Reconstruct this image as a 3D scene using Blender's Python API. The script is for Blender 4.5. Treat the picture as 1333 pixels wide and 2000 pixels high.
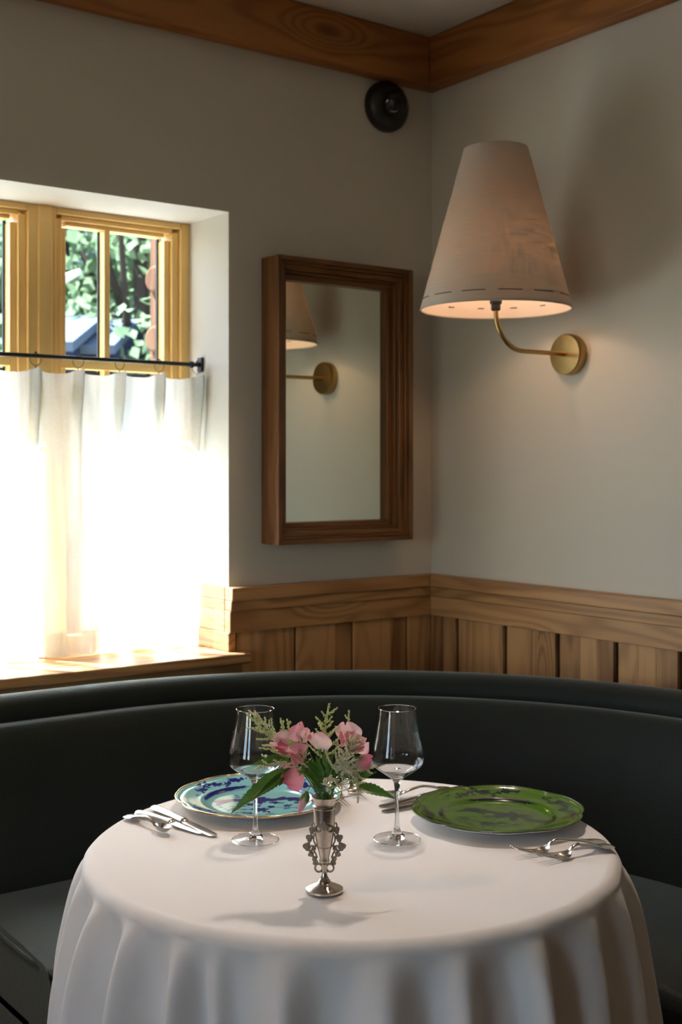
import bpy, bmesh, math, random
import numpy as np
from mathutils import Vector, Matrix, noise

for o in list(bpy.data.objects):
    bpy.data.objects.remove(o)
SC = bpy.context.scene
COL = SC.collection
PI = math.pi
rnd = random.Random(7)

# ------------------------------------------------------------------ frame of reference
# world: room corner at the origin, window wall = plane y=0 (runs to -x), right wall = plane x=0 (runs to -y)
CX, CY = .2847, 3.90                      # corner seen from the camera: sideways, ahead (metres)
FOC, PX0, PY0, EYE = 2418.0, 666.5, 911.0, 1.40
def W(X, Y, z=0.0):
    a, b = X - CX, Y - CY
    return Vector((.805*a + .593*b, -.593*a + .805*b, z))
def T(px, py, z):                          # point of the photo that lies on the level z
    Y = (EYE - z)*FOC/(py - PY0)
    return W((px - PX0)/FOC*Y, Y, z)
def D(px, py, Y):                          # point of the photo at a distance Y ahead
    return W((px - PX0)/FOC*Y, Y, EYE - (py - PY0)/FOC*Y)

# ------------------------------------------------------------------ camera
cd = bpy.data.cameras.new('camera'); cam = bpy.data.objects.new('camera', cd); COL.objects.link(cam)
cam.location = W(0, 0, EYE)
cam.rotation_euler = (PI/2, 0, -math.atan2(.593, .805))
cd.sensor_width = 36; cd.sensor_fit = 'AUTO'; cd.lens = FOC/2000*36
cd.shift_y = -(1000 - PY0)/2000
cd.clip_start = .05; cd.clip_end = 300
cd.dof.use_dof = True; cd.dof.focus_distance = 1.98; cd.dof.aperture_fstop = 7.0
SC.camera = cam

# ------------------------------------------------------------------ view, world, sun, window light
SC.view_settings.view_transform = 'Standard'; SC.view_settings.look = 'None'
SC.view_settings.gamma = 1; SC.view_settings.use_curve_mapping = False
SC.view_settings.exposure = 0.2
SUN_DIR = Vector((.30, -.50, -.81)).normalized()
wd = bpy.data.worlds.new('sky'); SC.world = wd; wd.use_nodes = True
wn = wd.node_tree.nodes; wl = wd.node_tree.links
sky = wn.new('ShaderNodeTexSky'); sky.sky_type = 'NISHITA'; sky.sun_disc = False
sky.sun_elevation = math.radians(52); sky.sun_rotation = math.radians(20)
wn['Background'].inputs[1].default_value = 1.5
wl.new(sky.outputs[0], wn['Background'].inputs[0])
def lamp(name, kind, loc, energy, color, direction=None, **kw):
    ld = bpy.data.lights.new(name, kind); ld.energy = energy; ld.color = color
    for k, v in kw.items(): setattr(ld, k, v)
    lo = bpy.data.objects.new(name, ld); COL.objects.link(lo); lo.location = loc
    if direction is not None: lo.rotation_euler = Vector(direction).to_track_quat('-Z', 'Y').to_euler()
    return lo
lamp('sun', 'SUN', (0, 8, 12), 100.0, (.72, .87, 1), SUN_DIR, angle=math.radians(.8))
# daylight entering through the two windows of the far side wall (behind the camera, left)
lamp('side_window_daylight', 'AREA', (-6.12, -2.0, 1.55), 1.4, (.72, .86, 1), (1, 0, 0), shape='RECTANGLE', size=1.0, size_y=1.5)
lamp('side_window_daylight', 'AREA', (-6.12, -3.7, 1.55), 1.4, (.72, .86, 1), (1, 0, 0), shape='RECTANGLE', size=1.0, size_y=1.5)

# ------------------------------------------------------------------ object helpers
def tag(o, label=None, cat=None, group=None, kind=None):
    if label: o['label'] = label
    if cat: o['category'] = cat
    if group: o['group'] = group
    if kind: o['kind'] = kind
    return o
def thing(name, label, cat, loc=(0, 0, 0), rz=0, group=None):
    o = bpy.data.objects.new(name, None); COL.objects.link(o)
    o.location = loc; o.rotation_euler = (0, 0, rz); o.empty_display_size = .05
    o['mloc'] = tuple(loc); o['mrz'] = rz
    return tag(o, label, cat, group)
def copy_tree(o, parent=None):
    c = o.copy(); COL.objects.link(c); c.parent = parent
    for ch in [k for k in bpy.data.objects if k.parent == o]: copy_tree(ch, c)
    return c

class MB:
    """collects shapes into one mesh; every face carries a tone value"""
    def __init__(s): s.v = []; s.f = []; s.t = []
    def add(s, vs, fs, tone=0.0):
        n = len(s.v); s.v += [tuple(p) for p in vs]
        s.f += [tuple(i + n for i in f) for f in fs]; s.t += [tone]*len(fs)
        return s
    def box(s, a, b, tone=0.0):
        (x0, y0, z0), (x1, y1, z1) = a, b
        x0, x1 = sorted((x0, x1)); y0, y1 = sorted((y0, y1)); z0, z1 = sorted((z0, z1))
        vs = [(x0,y0,z0),(x1,y0,z0),(x1,y1,z0),(x0,y1,z0),(x0,y0,z1),(x1,y0,z1),(x1,y1,z1),(x0,y1,z1)]
        return s.add(vs, [(0,3,2,1),(4,5,6,7),(0,1,5,4),(1,2,6,5),(2,3,7,6),(3,0,4,7)], tone)
    def lathe(s, prof, n=48, c=(0, 0, 0), cap=True):
        vs = []; fs = []
        for r, z in prof:
            for k in range(n):
                a = 2*PI*k/n; vs.append((c[0] + r*math.cos(a), c[1] + r*math.sin(a), c[2] + z))
        for i in range(len(prof) - 1):
            for k in range(n):
                k2 = (k + 1) % n
                fs.append((i*n + k, i*n + k2, (i+1)*n + k2, (i+1)*n + k))
        if cap:
            if prof[0][0] > 1e-6: fs.append(tuple(reversed(range(n))))
            if prof[-1][0] > 1e-6: fs.append(tuple((len(prof)-1)*n + k for k in range(n)))
        return s.add(vs, fs)
    def tube(s, pts, rad, n=8, closed=False, cap=True, flat=1.0):
        pts = [Vector(p) for p in pts]; m = len(pts)
        if not hasattr(rad, '__len__'): rad = [rad]*m
        up = None; vs = []; fs = []
        for i, p in enumerate(pts):
            if closed: d = pts[(i+1) % m] - pts[i-1]
            else: d = pts[min(i+1, m-1)] - pts[max(i-1, 0)]
            if d.length < 1e-9: d = Vector((0, 0, 1))
            d.normalize()
            if up is None:
                up = Vector((0, 0, 1)) if abs(d.z) < .9 else Vector((1, 0, 0))
            up = (up - d*up.dot(d))
            if up.length < 1e-6: up = d.orthogonal()
            up.normalize(); sd = d.cross(up)
            for k in range(n):
                a = 2*PI*k/n
                vs.append(p + up*(math.cos(a)*rad[i]*flat) + sd*(math.sin(a)*rad[i]))
        rr = m if closed else m - 1
        for i in range(rr):
            j = (i + 1) % m
            for k in range(n):
                k2 = (k + 1) % n
                fs.append((i*n + k, j*n + k, j*n + k2, i*n + k2))
        if cap and not closed:
            fs.append(tuple(range(n))); fs.append(tuple((m-1)*n + k for k in reversed(range(n))))
        return s.add(vs, fs)
    def grid(s, fn, nu, nv, close_u=False, tone=0.0):
        vs = [fn(i, j) for j in range(nv) for i in range(nu)]; fs = []
        for j in range(nv - 1):
            for i in range(nu if close_u else nu - 1):
                i2 = (i + 1) % nu
                fs.append((j*nu + i, j*nu + i2, (j+1)*nu + i2, (j+1)*nu + i))
        return s.add(vs, fs, tone)
    def ball(s, c, r, n=6, m=4, sc=(1, 1, 1)):
        pr = [(max(1e-5, r*math.sin(PI*i/m)), -r*math.cos(PI*i/m)) for i in range(m + 1)]
        vs = []; fs = []
        for q, z in pr[1:-1]:
            for k in range(n):
                a = 2*PI*k/n; vs.append((c[0]+q*math.cos(a)*sc[0], c[1]+q*math.sin(a)*sc[1], c[2]+z*sc[2]))
        b = len(vs); vs += [(c[0], c[1], c[2]-r*sc[2]), (c[0], c[1], c[2]+r*sc[2])]
        for i in range(m - 2):
            for k in range(n):
                k2 = (k+1) % n; fs.append((i*n+k, i*n+k2, (i+1)*n+k2, (i+1)*n+k))
        for k in range(n):
            k2 = (k+1) % n; fs.append((b, k2, k)); fs.append((b+1, (m-2)*n+k, (m-2)*n+k2))
        return s.add(vs, fs)
    def map(s, fn): s.v = [tuple(fn(Vector(p))) for p in s.v]; return s
    def build(s, name, mat, parent=None, world=False, bevel=0, seg=2, smooth=True, ang=40, subd=0, solid=0, label=None, kind=None):
        vs = s.v
        if world and parent is not None:
            M = (Matrix.Translation(Vector(parent['mloc'])) @ Matrix.Rotation(parent['mrz'], 4, 'Z')).inverted()
            vs = [tuple(M @ Vector(p)) for p in vs]
        me = bpy.data.meshes.new(name); me.from_pydata(vs, [], s.f); me.validate(); me.update()
        if len(s.t) == len(me.polygons):
            at = me.attributes.new('tone', 'FLOAT', 'FACE'); at.data.foreach_set('value', s.t)
        me.materials.append(mat)
        if smooth:
            me.polygons.foreach_set('use_smooth', [True]*len(me.polygons))
            if ang < 180: me.set_sharp_from_angle(angle=math.radians(ang))
        o = bpy.data.objects.new(name, me); COL.objects.link(o)
        if parent is not None: o.parent = parent
        if solid:
            m_ = o.modifiers.new('solid', 'SOLIDIFY'); m_.thickness = solid; m_.offset = 0
        if bevel:
            m_ = o.modifiers.new('bevel', 'BEVEL'); m_.width = bevel; m_.segments = seg; m_.limit_method = 'ANGLE'; m_.angle_limit = math.radians(35)
            m_.harden_normals = False
        if subd:
            m_ = o.modifiers.new('sub', 'SUBSURF'); m_.levels = subd; m_.render_levels = subd
        if label: o['label'] = label
        if kind: o['kind'] = kind
        return o

def spline(pts, n=8):
    P = [Vector(p) for p in pts]; out = []
    for i in range(len(P) - 1):
        p0 = P[i-1] if i else P[0]*2 - P[1]
        p1, p2 = P[i], P[i+1]
        p3 = P[i+2] if i + 2 < len(P) else p2*2 - p1
        for k in range(n):
            t = k/n
            out.append(.5*((2*p1) + (p2-p0)*t + (2*p0-5*p1+4*p2-p3)*t*t + (3*p1-p0-3*p2+p3)*t**3))
    out.append(P[-1]); return out
def lerp(a, b, t): return a + (b - a)*t
def sstep(a, b, x):
    t = max(0., min(1., (x - a)/(b - a))); return t*t*(3 - 2*t)

# ------------------------------------------------------------------ materials
def newmat(name):
    m = bpy.data.materials.new(name); m.use_nodes = True
    return m, m.node_tree.nodes, m.node_tree.links, m.node_tree.nodes['Principled BSDF']
def simple(name, col, rough=.5, metal=0, bump=0, bscale=200, coat=0, spec=.5, var=0, vscale=8, sheen=0):
    m, n, l, p = newmat(name)
    p.inputs['Base Color'].default_value = (*col, 1); p.inputs['Roughness'].default_value = rough
    p.inputs['Metallic'].default_value = metal; p.inputs['Coat Weight'].default_value = coat
    p.inputs['Specular IOR Level'].default_value = spec; p.inputs['Sheen Weight'].default_value = sheen
    tc = n.new('ShaderNodeTexCoord')
    if var:
        nz = n.new('ShaderNodeTexNoise'); nz.inputs['Scale'].default_value = vscale; nz.inputs['Detail'].default_value = 5
        l.new(tc.outputs['Object'], nz.inputs['Vector'])
        mx = n.new('ShaderNodeMix'); mx.data_type = 'RGBA'
        mx.inputs[6].default_value = (*[c*(1-var) for c in col], 1); mx.inputs[7].default_value = (*[min(1, c*(1+var)) for c in col], 1)
        l.new(nz.outputs[0], mx.inputs[0]); l.new(mx.outputs[2], p.inputs['Base Color'])
    if bump:
        nz = n.new('ShaderNodeTexNoise'); nz.inputs['Scale'].default_value = bscale; nz.inputs['Detail'].default_value = 3
        l.new(tc.outputs['Object'], nz.inputs['Vector'])
        b = n.new('ShaderNodeBump'); b.inputs['Strength'].default_value = bump; b.inputs['Distance'].default_value = .002
        l.new(nz.outputs[0], b.inputs['Height']); l.new(b.outputs[0], p.inputs['Normal'])
    return m
def wood(name, light, dark, axis, freq=1.0, rough=.42, knots=.8, contrast=1.0, toneamt=.35):
    m, n, l, p = newmat(name); p.inputs['Roughness'].default_value = rough
    p.inputs['Specular IOR Level'].default_value = .45
    def node(t, **kw):
        q = n.new(t)
        for k, v in kw.items(): setattr(q, k, v)
        return q
    def math_(op, a, b=None, c=None):
        q = node('ShaderNodeMath', operation=op)
        for i, x in enumerate((a, b, c)):
            if x is None: continue
            if isinstance(x, (int, float)): q.inputs[i].default_value = x
            else: l.new(x, q.inputs[i])
        return q.outputs[0]
    tc = node('ShaderNodeTexCoord'); at = node('ShaderNodeAttribute', attribute_name='tone')
    # shift the pattern from board to board
    cmb = node('ShaderNodeCombineXYZ')
    t7 = math_('MULTIPLY', at.outputs['Fac'], 37.3); t9 = math_('MULTIPLY', at.outputs['Fac'], 19.1)
    l.new(t7, cmb.inputs[0]); l.new(t9, cmb.inputs[1]); l.new(t7, cmb.inputs[2])
    ad = node('ShaderNodeVectorMath', operation='ADD'); l.new(tc.outputs['Object'], ad.inputs[0]); l.new(cmb.outputs[0], ad.inputs[1])
    def mapped(al, ac):
        q = node('ShaderNodeMapping'); sc = [ac]*3; sc[axis] = al
        q.inputs['Scale'].default_value = sc; l.new(ad.outputs[0], q.inputs['Vector']); return q.outputs[0]
    vor = node('ShaderNodeTexVoronoi'); vor.inputs['Scale'].default_value = 1; l.new(mapped(1.6*freq, 3.6*freq), vor.inputs['Vector'])
    kn = node('ShaderNodeMapRange'); kn.inputs[1].default_value = .02; kn.inputs[2].default_value = .34; kn.inputs[3].default_value = 1; kn.inputs[4].default_value = 0
    kn.interpolation_type = 'SMOOTHERSTEP'; l.new(vor.outputs['Distance'], kn.inputs[0])
    kc = node('ShaderNodeMapRange'); kc.inputs[1].default_value = .03; kc.inputs[2].default_value = .1; kc.inputs[3].default_value = 1; kc.inputs[4].default_value = 0
    l.new(vor.outputs['Distance'], kc.inputs[0])
    nz = node('ShaderNodeTexNoise'); nz.inputs['Scale'].default_value = 1; nz.inputs['Detail'].default_value = 1.5; l.new(mapped(.9*freq, 7*freq), nz.inputs['Vector'])
    su = math_('MULTIPLY_ADD', kn.outputs[0], .35*knots, nz.outputs[0])
    sn = math_('SINE', math_('MULTIPLY', su, 62))
    rg = math_('MULTIPLY_ADD', sn, .5, .5)
    rg = math_('POWER', rg, 1.6)
    fb = node('ShaderNodeTexNoise'); fb.inputs['Scale'].default_value = 1; fb.inputs['Detail'].default_value = 4; l.new(mapped(7*freq, 260*freq), fb.inputs['Vector'])
    lo = node('ShaderNodeTexNoise'); lo.inputs['Scale'].default_value = 1; l.new(mapped(1.2, 9), lo.inputs['Vector'])
    fac = math_('MULTIPLY_ADD', rg, .42*contrast, math_('MULTIPLY', fb.outputs[0], .45*contrast))
    fac = math_('ADD', fac, math_('MULTIPLY_ADD', lo.outputs[0], .8, -.35))
    fac = math_('ADD', fac, math_('MULTIPLY_ADD', at.outputs['Fac'], toneamt, -.5*toneamt))
    cl = node('ShaderNodeClamp'); l.new(fac, cl.inputs[0])
    mx = node('ShaderNodeMix', data_type='RGBA'); mx.inputs[6].default_value = (*light, 1); mx.inputs[7].default_value = (*dark, 1)
    l.new(cl.outputs[0], mx.inputs[0])
    kx = node('ShaderNodeMix', data_type='RGBA'); kx.inputs[7].default_value = (*[c*.35 for c in dark], 1)
    l.new(mx.outputs[2], kx.inputs[6]); l.new(math_('MULTIPLY', kc.outputs[0], .8*knots), kx.inputs[0])
    l.new(kx.outputs[2], p.inputs['Base Color'])
    if name == 'porch_log': p.inputs['Specular IOR Level'].default_value = 0
    b = node('ShaderNodeBump'); b.inputs['Strength'].default_value = .25; b.inputs['Distance'].default_value = .001
    l.new(fac, b.inputs['Height']); l.new(b.outputs[0], p.inputs['Normal'])
    return m
def mixmat(name, build):
    m = bpy.data.materials.new(name); m.use_nodes = True; n = m.node_tree.nodes; l = m.node_tree.links
    n.remove(n['Principled BSDF']); out = n['Material Output']
    l.new(build(n, l), out.inputs[0]); return m

M = {}
M['paint'] = simple('cream_wall_paint', (.61, .56, .475), .85, bump=.05, bscale=90, var=.02, vscale=2)
M['paint_dark'] = simple('brown_wall_paint', (.20, .13, .075), .8)
M['ceil'] = simple('ceiling_paint', (.58, .53, .46), .9)
PL, PD = (.56, .30, .12), (.20, .08, .026)
M['pine_x'] = wood('pine_along_x', PL, PD, 0)
M['pine_y'] = wood('pine_along_y', PL, PD, 1)
M['pine_z'] = wood('pine_upright', PL, PD, 2, toneamt=.9)
M['beam_x'] = wood('beam_along_x', (.44, .17, .04), (.20, .065, .013), 0, rough=.5)
M['beam_y'] = wood('beam_along_y', (.44, .17, .04), (.20, .065, .013), 1, rough=.5)
M['sash_x'] = wood('window_pine_x', (.93, .62, .23), (.74, .42, .13), 0, knots=.2, contrast=.5)
M['sash_z'] = wood('window_pine_z', (.93, .62, .23), (.74, .42, .13), 2, knots=.2, contrast=.5)
M['frame_x'] = wood('mirror_wood_x', (.21, .085, .022), (.07, .024, .007), 0, knots=.5, rough=.33)
M['frame_z'] = wood('mirror_wood_z', (.21, .085, .022), (.07, .024, .007), 2, knots=.5, rough=.33)
M['groove'] = wood('shadowed_groove_wood', (.07, .03, .012), (.03, .012, .005), 2)  # board backing; the shade in the gaps is put into its colour
M['floor'] = wood('floor_oak', (.20, .11, .05), (.10, .05, .02), 1, rough=.4)
M['log'] = wood('porch_log', (.10, .052, .032), (.055, .027, .017), 2, rough=.6)
M['black'] = simple('black_iron', (.012, .013, .016), .45, bump=.05)
M['blackgloss'] = simple('black_plastic', (.010, .010, .011), .35)
M['lens'] = simple('camera_lens', (.01, .01, .012), .08, coat=1)
M['cloth'] = simple('white_linen_cloth', (.80, .762, .735), .9, bump=.25, bscale=1400, sheen=.2)
M['leather'] = simple('dark_green_upholstery', (.0060, .0088, .0070), .55, bump=.35, bscale=160, var=.25, vscale=5, spec=.18, sheen=.26)
M['leather'].node_tree.nodes['Principled BSDF'].inputs['Sheen Tint'].default_value = (.88, .93, .84, 1)
M['brass'] = simple('aged_brass', (.40, .26, .10), .33, metal=1, var=.2, vscale=40)
M['steel'] = simple('polished_steel_cutlery', (.60, .575, .55), .18, metal=1)
M['silver'] = simple('tarnished_silver', (.55, .49, .43), .24, metal=1, var=.25, vscale=160, bump=.04, bscale=500)
M['filigree'] = simple('dull_filigree', (.36, .30, .25), .42, metal=1, var=.35, vscale=260, bump=.8, bscale=900)
M['stem'] = simple('green_stem', (.10, .22, .04), .5, var=.3, vscale=80)
M['bud'] = simple('calyx_green', (.14, .26, .05), .5)
M['mirror'] = simple('mirror_glass', (.74, .80, .73), .012, metal=1)
M['porcelain'] = simple('white_porcelain', (.82, .80, .78), .12, coat=.5)
M['gold'] = simple('gilt_rim', (.85, .58, .28), .18, metal=1)
M['darkrim'] = simple('near_black_rim', (.02, .018, .016), .2, coat=.6)
M['thread'] = simple('brown_thread', (.045, .02, .015), .8)
M['roofing'] = simple('pale_metal_roof', (.06, .072, .09), .95, spec=0)
M['housewall'] = simple('blue_grey_wall', (.018, .025, .045), .8, spec=0, var=.2, vscale=2)
M['bark'] = simple('bark', (.03, .022, .018), .9, spec=0, bump=.5, bscale=20)
M['grass'] = simple('grass_slope', (.018, .032, .018), .95, spec=0, var=.4, vscale=3)
M['gravel'] = simple('pale_gravel', (.30, .29, .27), .95, spec=0, var=.3, vscale=6)
M['gasket'] = simple('dark_window_gasket', (.02, .022, .03), .5)
M['ext'] = simple('exterior_brown_casing', (.20, .11, .08), .6)

def f_leaf(col, tr):
    def f(n, l):
        tc = n.new('ShaderNodeTexCoord'); nz = n.new('ShaderNodeTexNoise'); nz.inputs['Scale'].default_value = 1.2 if tr == 'far' else 60
        l.new(tc.outputs['Object'], nz.inputs['Vector'])
        mx = n.new('ShaderNodeMix'); mx.data_type = 'RGBA'
        mx.inputs[6].default_value = (*[c*.5 for c in col], 1); mx.inputs[7].default_value = (*[min(1, c*1.6) for c in col], 1)
        l.new(nz.outputs[0], mx.inputs[0])
        d = n.new('ShaderNodeBsdfDiffuse'); t = n.new('ShaderNodeBsdfTranslucent'); g = n.new('ShaderNodeBsdfGlossy'); g.inputs['Roughness'].default_value = .35
        l.new(mx.outputs[2], d.inputs[0]); l.new(mx.outputs[2], t.inputs[0])
        a = n.new('ShaderNodeMixShader'); a.inputs[0].default_value = .35; l.new(d.outputs[0], a.inputs[1]); l.new(t.outputs[0], a.inputs[2])
        if tr == 'far': return a.outputs[0]
        fr = n.new('ShaderNodeFresnel'); fr.inputs[0].default_value = 1.35
        b = n.new('ShaderNodeMixShader'); l.new(fr.outputs[0], b.inputs[0]); l.new(a.outputs[0], b.inputs[1]); l.new(g.outputs[0], b.inputs[2])
        return b.outputs[0]
    return f
M['leaf'] = mixmat('flower_leaf', f_leaf((.075, .165, .028), 'near'))
M['tree_a'] = mixmat('foliage_light', f_leaf((.125, .165, .085), 'far'))
M['tree_b'] = mixmat('foliage_dark', f_leaf((.055, .085, .075), 'far'))
M['tree_c'] = mixmat('foliage_silver', f_leaf((.125, .165, .15), 'far'))
def f_petal(c1, c2):
    def f(n, l):
        at = n.new('ShaderNodeAttribute'); at.attribute_name = 'blush'
        mx = n.new('ShaderNodeMix'); mx.data_type = 'RGBA'
        mx.inputs[6].default_value = (*c1, 1); mx.inputs[7].default_value = (*c2, 1)
        l.new(at.outputs['Fac'], mx.inputs[0])
        d = n.new('ShaderNodeBsdfDiffuse'); t = n.new('ShaderNodeBsdfTranslucent')
        l.new(mx.outputs[2], d.inputs[0]); l.new(mx.outputs[2], t.inputs[0])
        a = n.new('ShaderNodeMixShader'); a.inputs[0].default_value = .5; l.new(d.outputs[0], a.inputs[1]); l.new(t.outputs[0], a.inputs[2])
        return a.outputs[0]
    return f
M['petal_pink'] = mixmat('petal_pink', f_petal((.92, .68, .66), (.86, .30, .42)))
M['petal_pale'] = mixmat('petal_pale', f_petal((.94, .80, .72), (.90, .50, .56)))
M['petal_deep'] = mixmat('petal_deep', f_petal((.88, .44, .50), (.80, .17, .30)))
M['floret'] = mixmat('cream_floret', f_petal((.98, .95, .78), (.98, .95, .78)))
M['floretg'] = mixmat('greenish_floret', f_petal((.86, .90, .55), (.86, .90, .55)))
def f_curtain(n, l):
    tc = n.new('ShaderNodeTexCoord'); nz = n.new('ShaderNodeTexNoise'); nz.inputs['Scale'].default_value = 1
    mp = n.new('ShaderNodeMapping'); mp.inputs['Scale'].default_value = (160, 40, 160); l.new(tc.outputs['Object'], mp.inputs[0]); l.new(mp.outputs[0], nz.inputs['Vector'])
    mx = n.new('ShaderNodeMix'); mx.data_type = 'RGBA'; mx.inputs[6].default_value = (.74, .74, .69, 1); mx.inputs[7].default_value = (.86, .86, .82, 1)
    l.new(nz.outputs[0], mx.inputs[0])
    d = n.new('ShaderNodeBsdfDiffuse'); t = n.new('ShaderNodeBsdfTranslucent'); tr = n.new('ShaderNodeBsdfTransparent')
    l.new(mx.outputs[2], d.inputs[0]); l.new(mx.outputs[2], t.inputs[0])
    a = n.new('ShaderNodeMixShader'); a.inputs[0].default_value = .55; l.new(d.outputs[0], a.inputs[1]); l.new(t.outputs[0], a.inputs[2])
    b = n.new('ShaderNodeMixShader')
    m2 = n.new('ShaderNodeMapping'); m2.inputs['Scale'].default_value = (24, 2, 2.2); q = n.new('ShaderNodeTexNoise'); q.inputs['Scale'].default_value = 1
    l.new(tc.outputs['Object'], m2.inputs[0]); l.new(m2.outputs[0], q.inputs['Vector'])
    mr = n.new('ShaderNodeMapRange'); mr.inputs[1].default_value = .42; mr.inputs[2].default_value = .64; mr.inputs[3].default_value = .05; mr.inputs[4].default_value = .34
    l.new(q.outputs[0], mr.inputs[0]); l.new(mr.outputs[0], b.inputs[0]); l.new(a.outputs[0], b.inputs[1]); l.new(tr.outputs[0], b.inputs[2])
    return b.outputs[0]
M['curtain'] = mixmat('sheer_linen_curtain', f_curtain)
def f_pane(ior, tint):
    def f(n, l):
        ge = n.new('ShaderNodeNewGeometry'); dt = n.new('ShaderNodeVectorMath'); dt.operation = 'DOT_PRODUCT'
        l.new(ge.outputs['Normal'], dt.inputs[0]); l.new(ge.outputs['Incoming'], dt.inputs[1])
        def mt(op, *xs):
            q = n.new('ShaderNodeMath'); q.operation = op
            for i, x in enumerate(xs):
                if isinstance(x, (int, float)): q.inputs[i].default_value = x
                else: l.new(x, q.inputs[i])
            return q.outputs[0]
        c = mt('SUBTRACT', 1.0, mt('ABSOLUTE', dt.outputs['Value'])); f0 = ((ior - 1)/(ior + 1))**2
        r_ = mt('MULTIPLY_ADD', mt('POWER', c, 5.0), 1 - f0, f0)
        class _F: outputs = [r_]
        fr = _F
        t = n.new('ShaderNodeBsdfTransparent'); t.inputs[0].default_value = (*tint, 1)
        g = n.new('ShaderNodeBsdfGlossy'); g.inputs['Roughness'].default_value = .0
        a = n.new('ShaderNodeMixShader'); l.new(fr.outputs[0], a.inputs[0]); l.new(t.outputs[0], a.inputs[1]); l.new(g.outputs[0], a.inputs[2])
        return a.outputs[0]
    return f
M['pane'] = mixmat('window_pane', f_pane(1.3, (.97, .98, .98)))
M['bowlglass'] = mixmat('thin_crystal', f_pane(1.75, (.96, .965, .97)))
m, n, l, p = newmat('solid_crystal'); p.inputs['Transmission Weight'].default_value = 1; p.inputs['Roughness'].default_value = 0; p.inputs['IOR'].default_value = 1.45
M['crystal'] = m
def f_shade(n, l):
    tc = n.new('ShaderNodeTexCoord')
    def nz(sc, det=3):
        mp = n.new('ShaderNodeMapping'); mp.inputs['Scale'].default_value = sc; q = n.new('ShaderNodeTexNoise'); q.inputs['Scale'].default_value = 1; q.inputs['Detail'].default_value = det
        l.new(tc.outputs['UV'], mp.inputs[0]); l.new(mp.outputs[0], q.inputs['Vector']); return q.outputs[0]
    a1 = nz((14, 190, 1)); a2 = nz((330, 8, 1)); a3 = nz((9, 26, 1), 4)
    def mt(op, a, b):
        q = n.new('ShaderNodeMath'); q.operation = op
        for i, x in enumerate((a, b)):
            if isinstance(x, (int, float)): q.inputs[i].default_value = x
            else: l.new(x, q.inputs[i])
        return q.outputs[0]
    s = mt('ADD', mt('MULTIPLY', a1, .5), mt('MULTIPLY', a2, .35)); s = mt('ADD', s, mt('MULTIPLY', a3, .17))
    r = n.new('ShaderNodeMapRange'); r.inputs[1].default_value = .44; r.inputs[2].default_value = .62; r.inputs[3].default_value = .03; r.inputs[4].default_value = .62; l.new(s, r.inputs[0])
    mx = n.new('ShaderNodeMix'); mx.data_type = 'RGBA'; mx.inputs[6].default_value = (.43, .39, .33, 1); mx.inputs[7].default_value = (.58, .54, .47, 1); l.new(a1, mx.inputs[0])
    d = n.new('ShaderNodeBsdfDiffuse'); l.new(mx.outputs[2], d.inputs[0])
    t = n.new('ShaderNodeBsdfTranslucent'); t.inputs[0].default_value = (.55, .46, .37, 1)
    a = n.new('ShaderNodeMixShader'); l.new(r.outputs[0], a.inputs[0]); l.new(d.outputs[0], a.inputs[1]); l.new(t.outputs[0], a.inputs[2])
    return a.outputs[0]
M['shade'] = mixmat('linen_shade', f_shade)
M['liner'] = mixmat('shade_liner', lambda n, l: (lambda a, d, t: (a.inputs[0].__setattr__('default_value', .3), l.new(d.outputs[0], a.inputs[1]), l.new(t.outputs[0], a.inputs[2]), d.inputs[0].__setattr__('default_value', (.82, .72, .66, 1)), t.inputs[0].__setattr__('default_value', (.8, .65, .55, 1)), a.outputs[0])[-1])(n.new('ShaderNodeMixShader'), n.new('ShaderNodeBsdfDiffuse'), n.new('ShaderNodeBsdfTranslucent')))
m, n, l, p = newmat('warm_bulb'); p.inputs['Base Color'].default_value = (1, .8, .6, 1); p.inputs['Emission Color'].default_value = (1, .66, .40, 1); p.inputs['Emission Strength'].default_value = 50
M['bulb'] = m
m, n, l, p = newmat('downlight_lens'); p.inputs['Emission Color'].default_value = (1, .8, .6, 1); p.inputs['Emission Strength'].default_value = 12
M['led'] = m
def painted(name, base, ink, rough=.13):
    m, n, l, p = newmat(name)
    at = n.new('ShaderNodeAttribute'); at.attribute_name = 'ink'
    tc = n.new('ShaderNodeTexCoord'); nz = n.new('ShaderNodeTexNoise'); nz.inputs['Scale'].default_value = 260; nz.inputs['Detail'].default_value = 3
    l.new(tc.outputs['Object'], nz.inputs['Vector'])
    ad = n.new('ShaderNodeMath'); ad.operation = 'MULTIPLY_ADD'; ad.inputs[1].default_value = .7; l.new(nz.outputs[0], ad.inputs[0]); l.new(at.outputs['Fac'], ad.inputs[2])
    r = n.new('ShaderNodeMapRange'); r.inputs[1].default_value = .58; r.inputs[2].default_value = .80; l.new(ad.outputs[0], r.inputs[0])
    mx = n.new('ShaderNodeMix'); mx.data_type = 'RGBA'; mx.inputs[6].default_value = (*base, 1); mx.inputs[7].default_value = (*ink, 1)
    l.new(r.outputs[0], mx.inputs[0]); l.new(mx.outputs[2], p.inputs['Base Color'])
    p.inputs['Roughness'].default_value = rough; p.inputs['Coat Weight'].default_value = .25; p.inputs['Coat Roughness'].default_value = .05
    return m
M['glaze_green'] = painted('green_painted_glaze', (.058, .135, .011), (.004, .014, .022))
M['glaze_blue'] = painted('turquoise_painted_glaze', (.20, .47, .47), (.014, .018, .17))

def structure(mb, name, mat, parent=None, **kw):
    return tag(mb.build(name, mat, parent, **kw), kind='structure' if parent is None else None)

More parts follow.
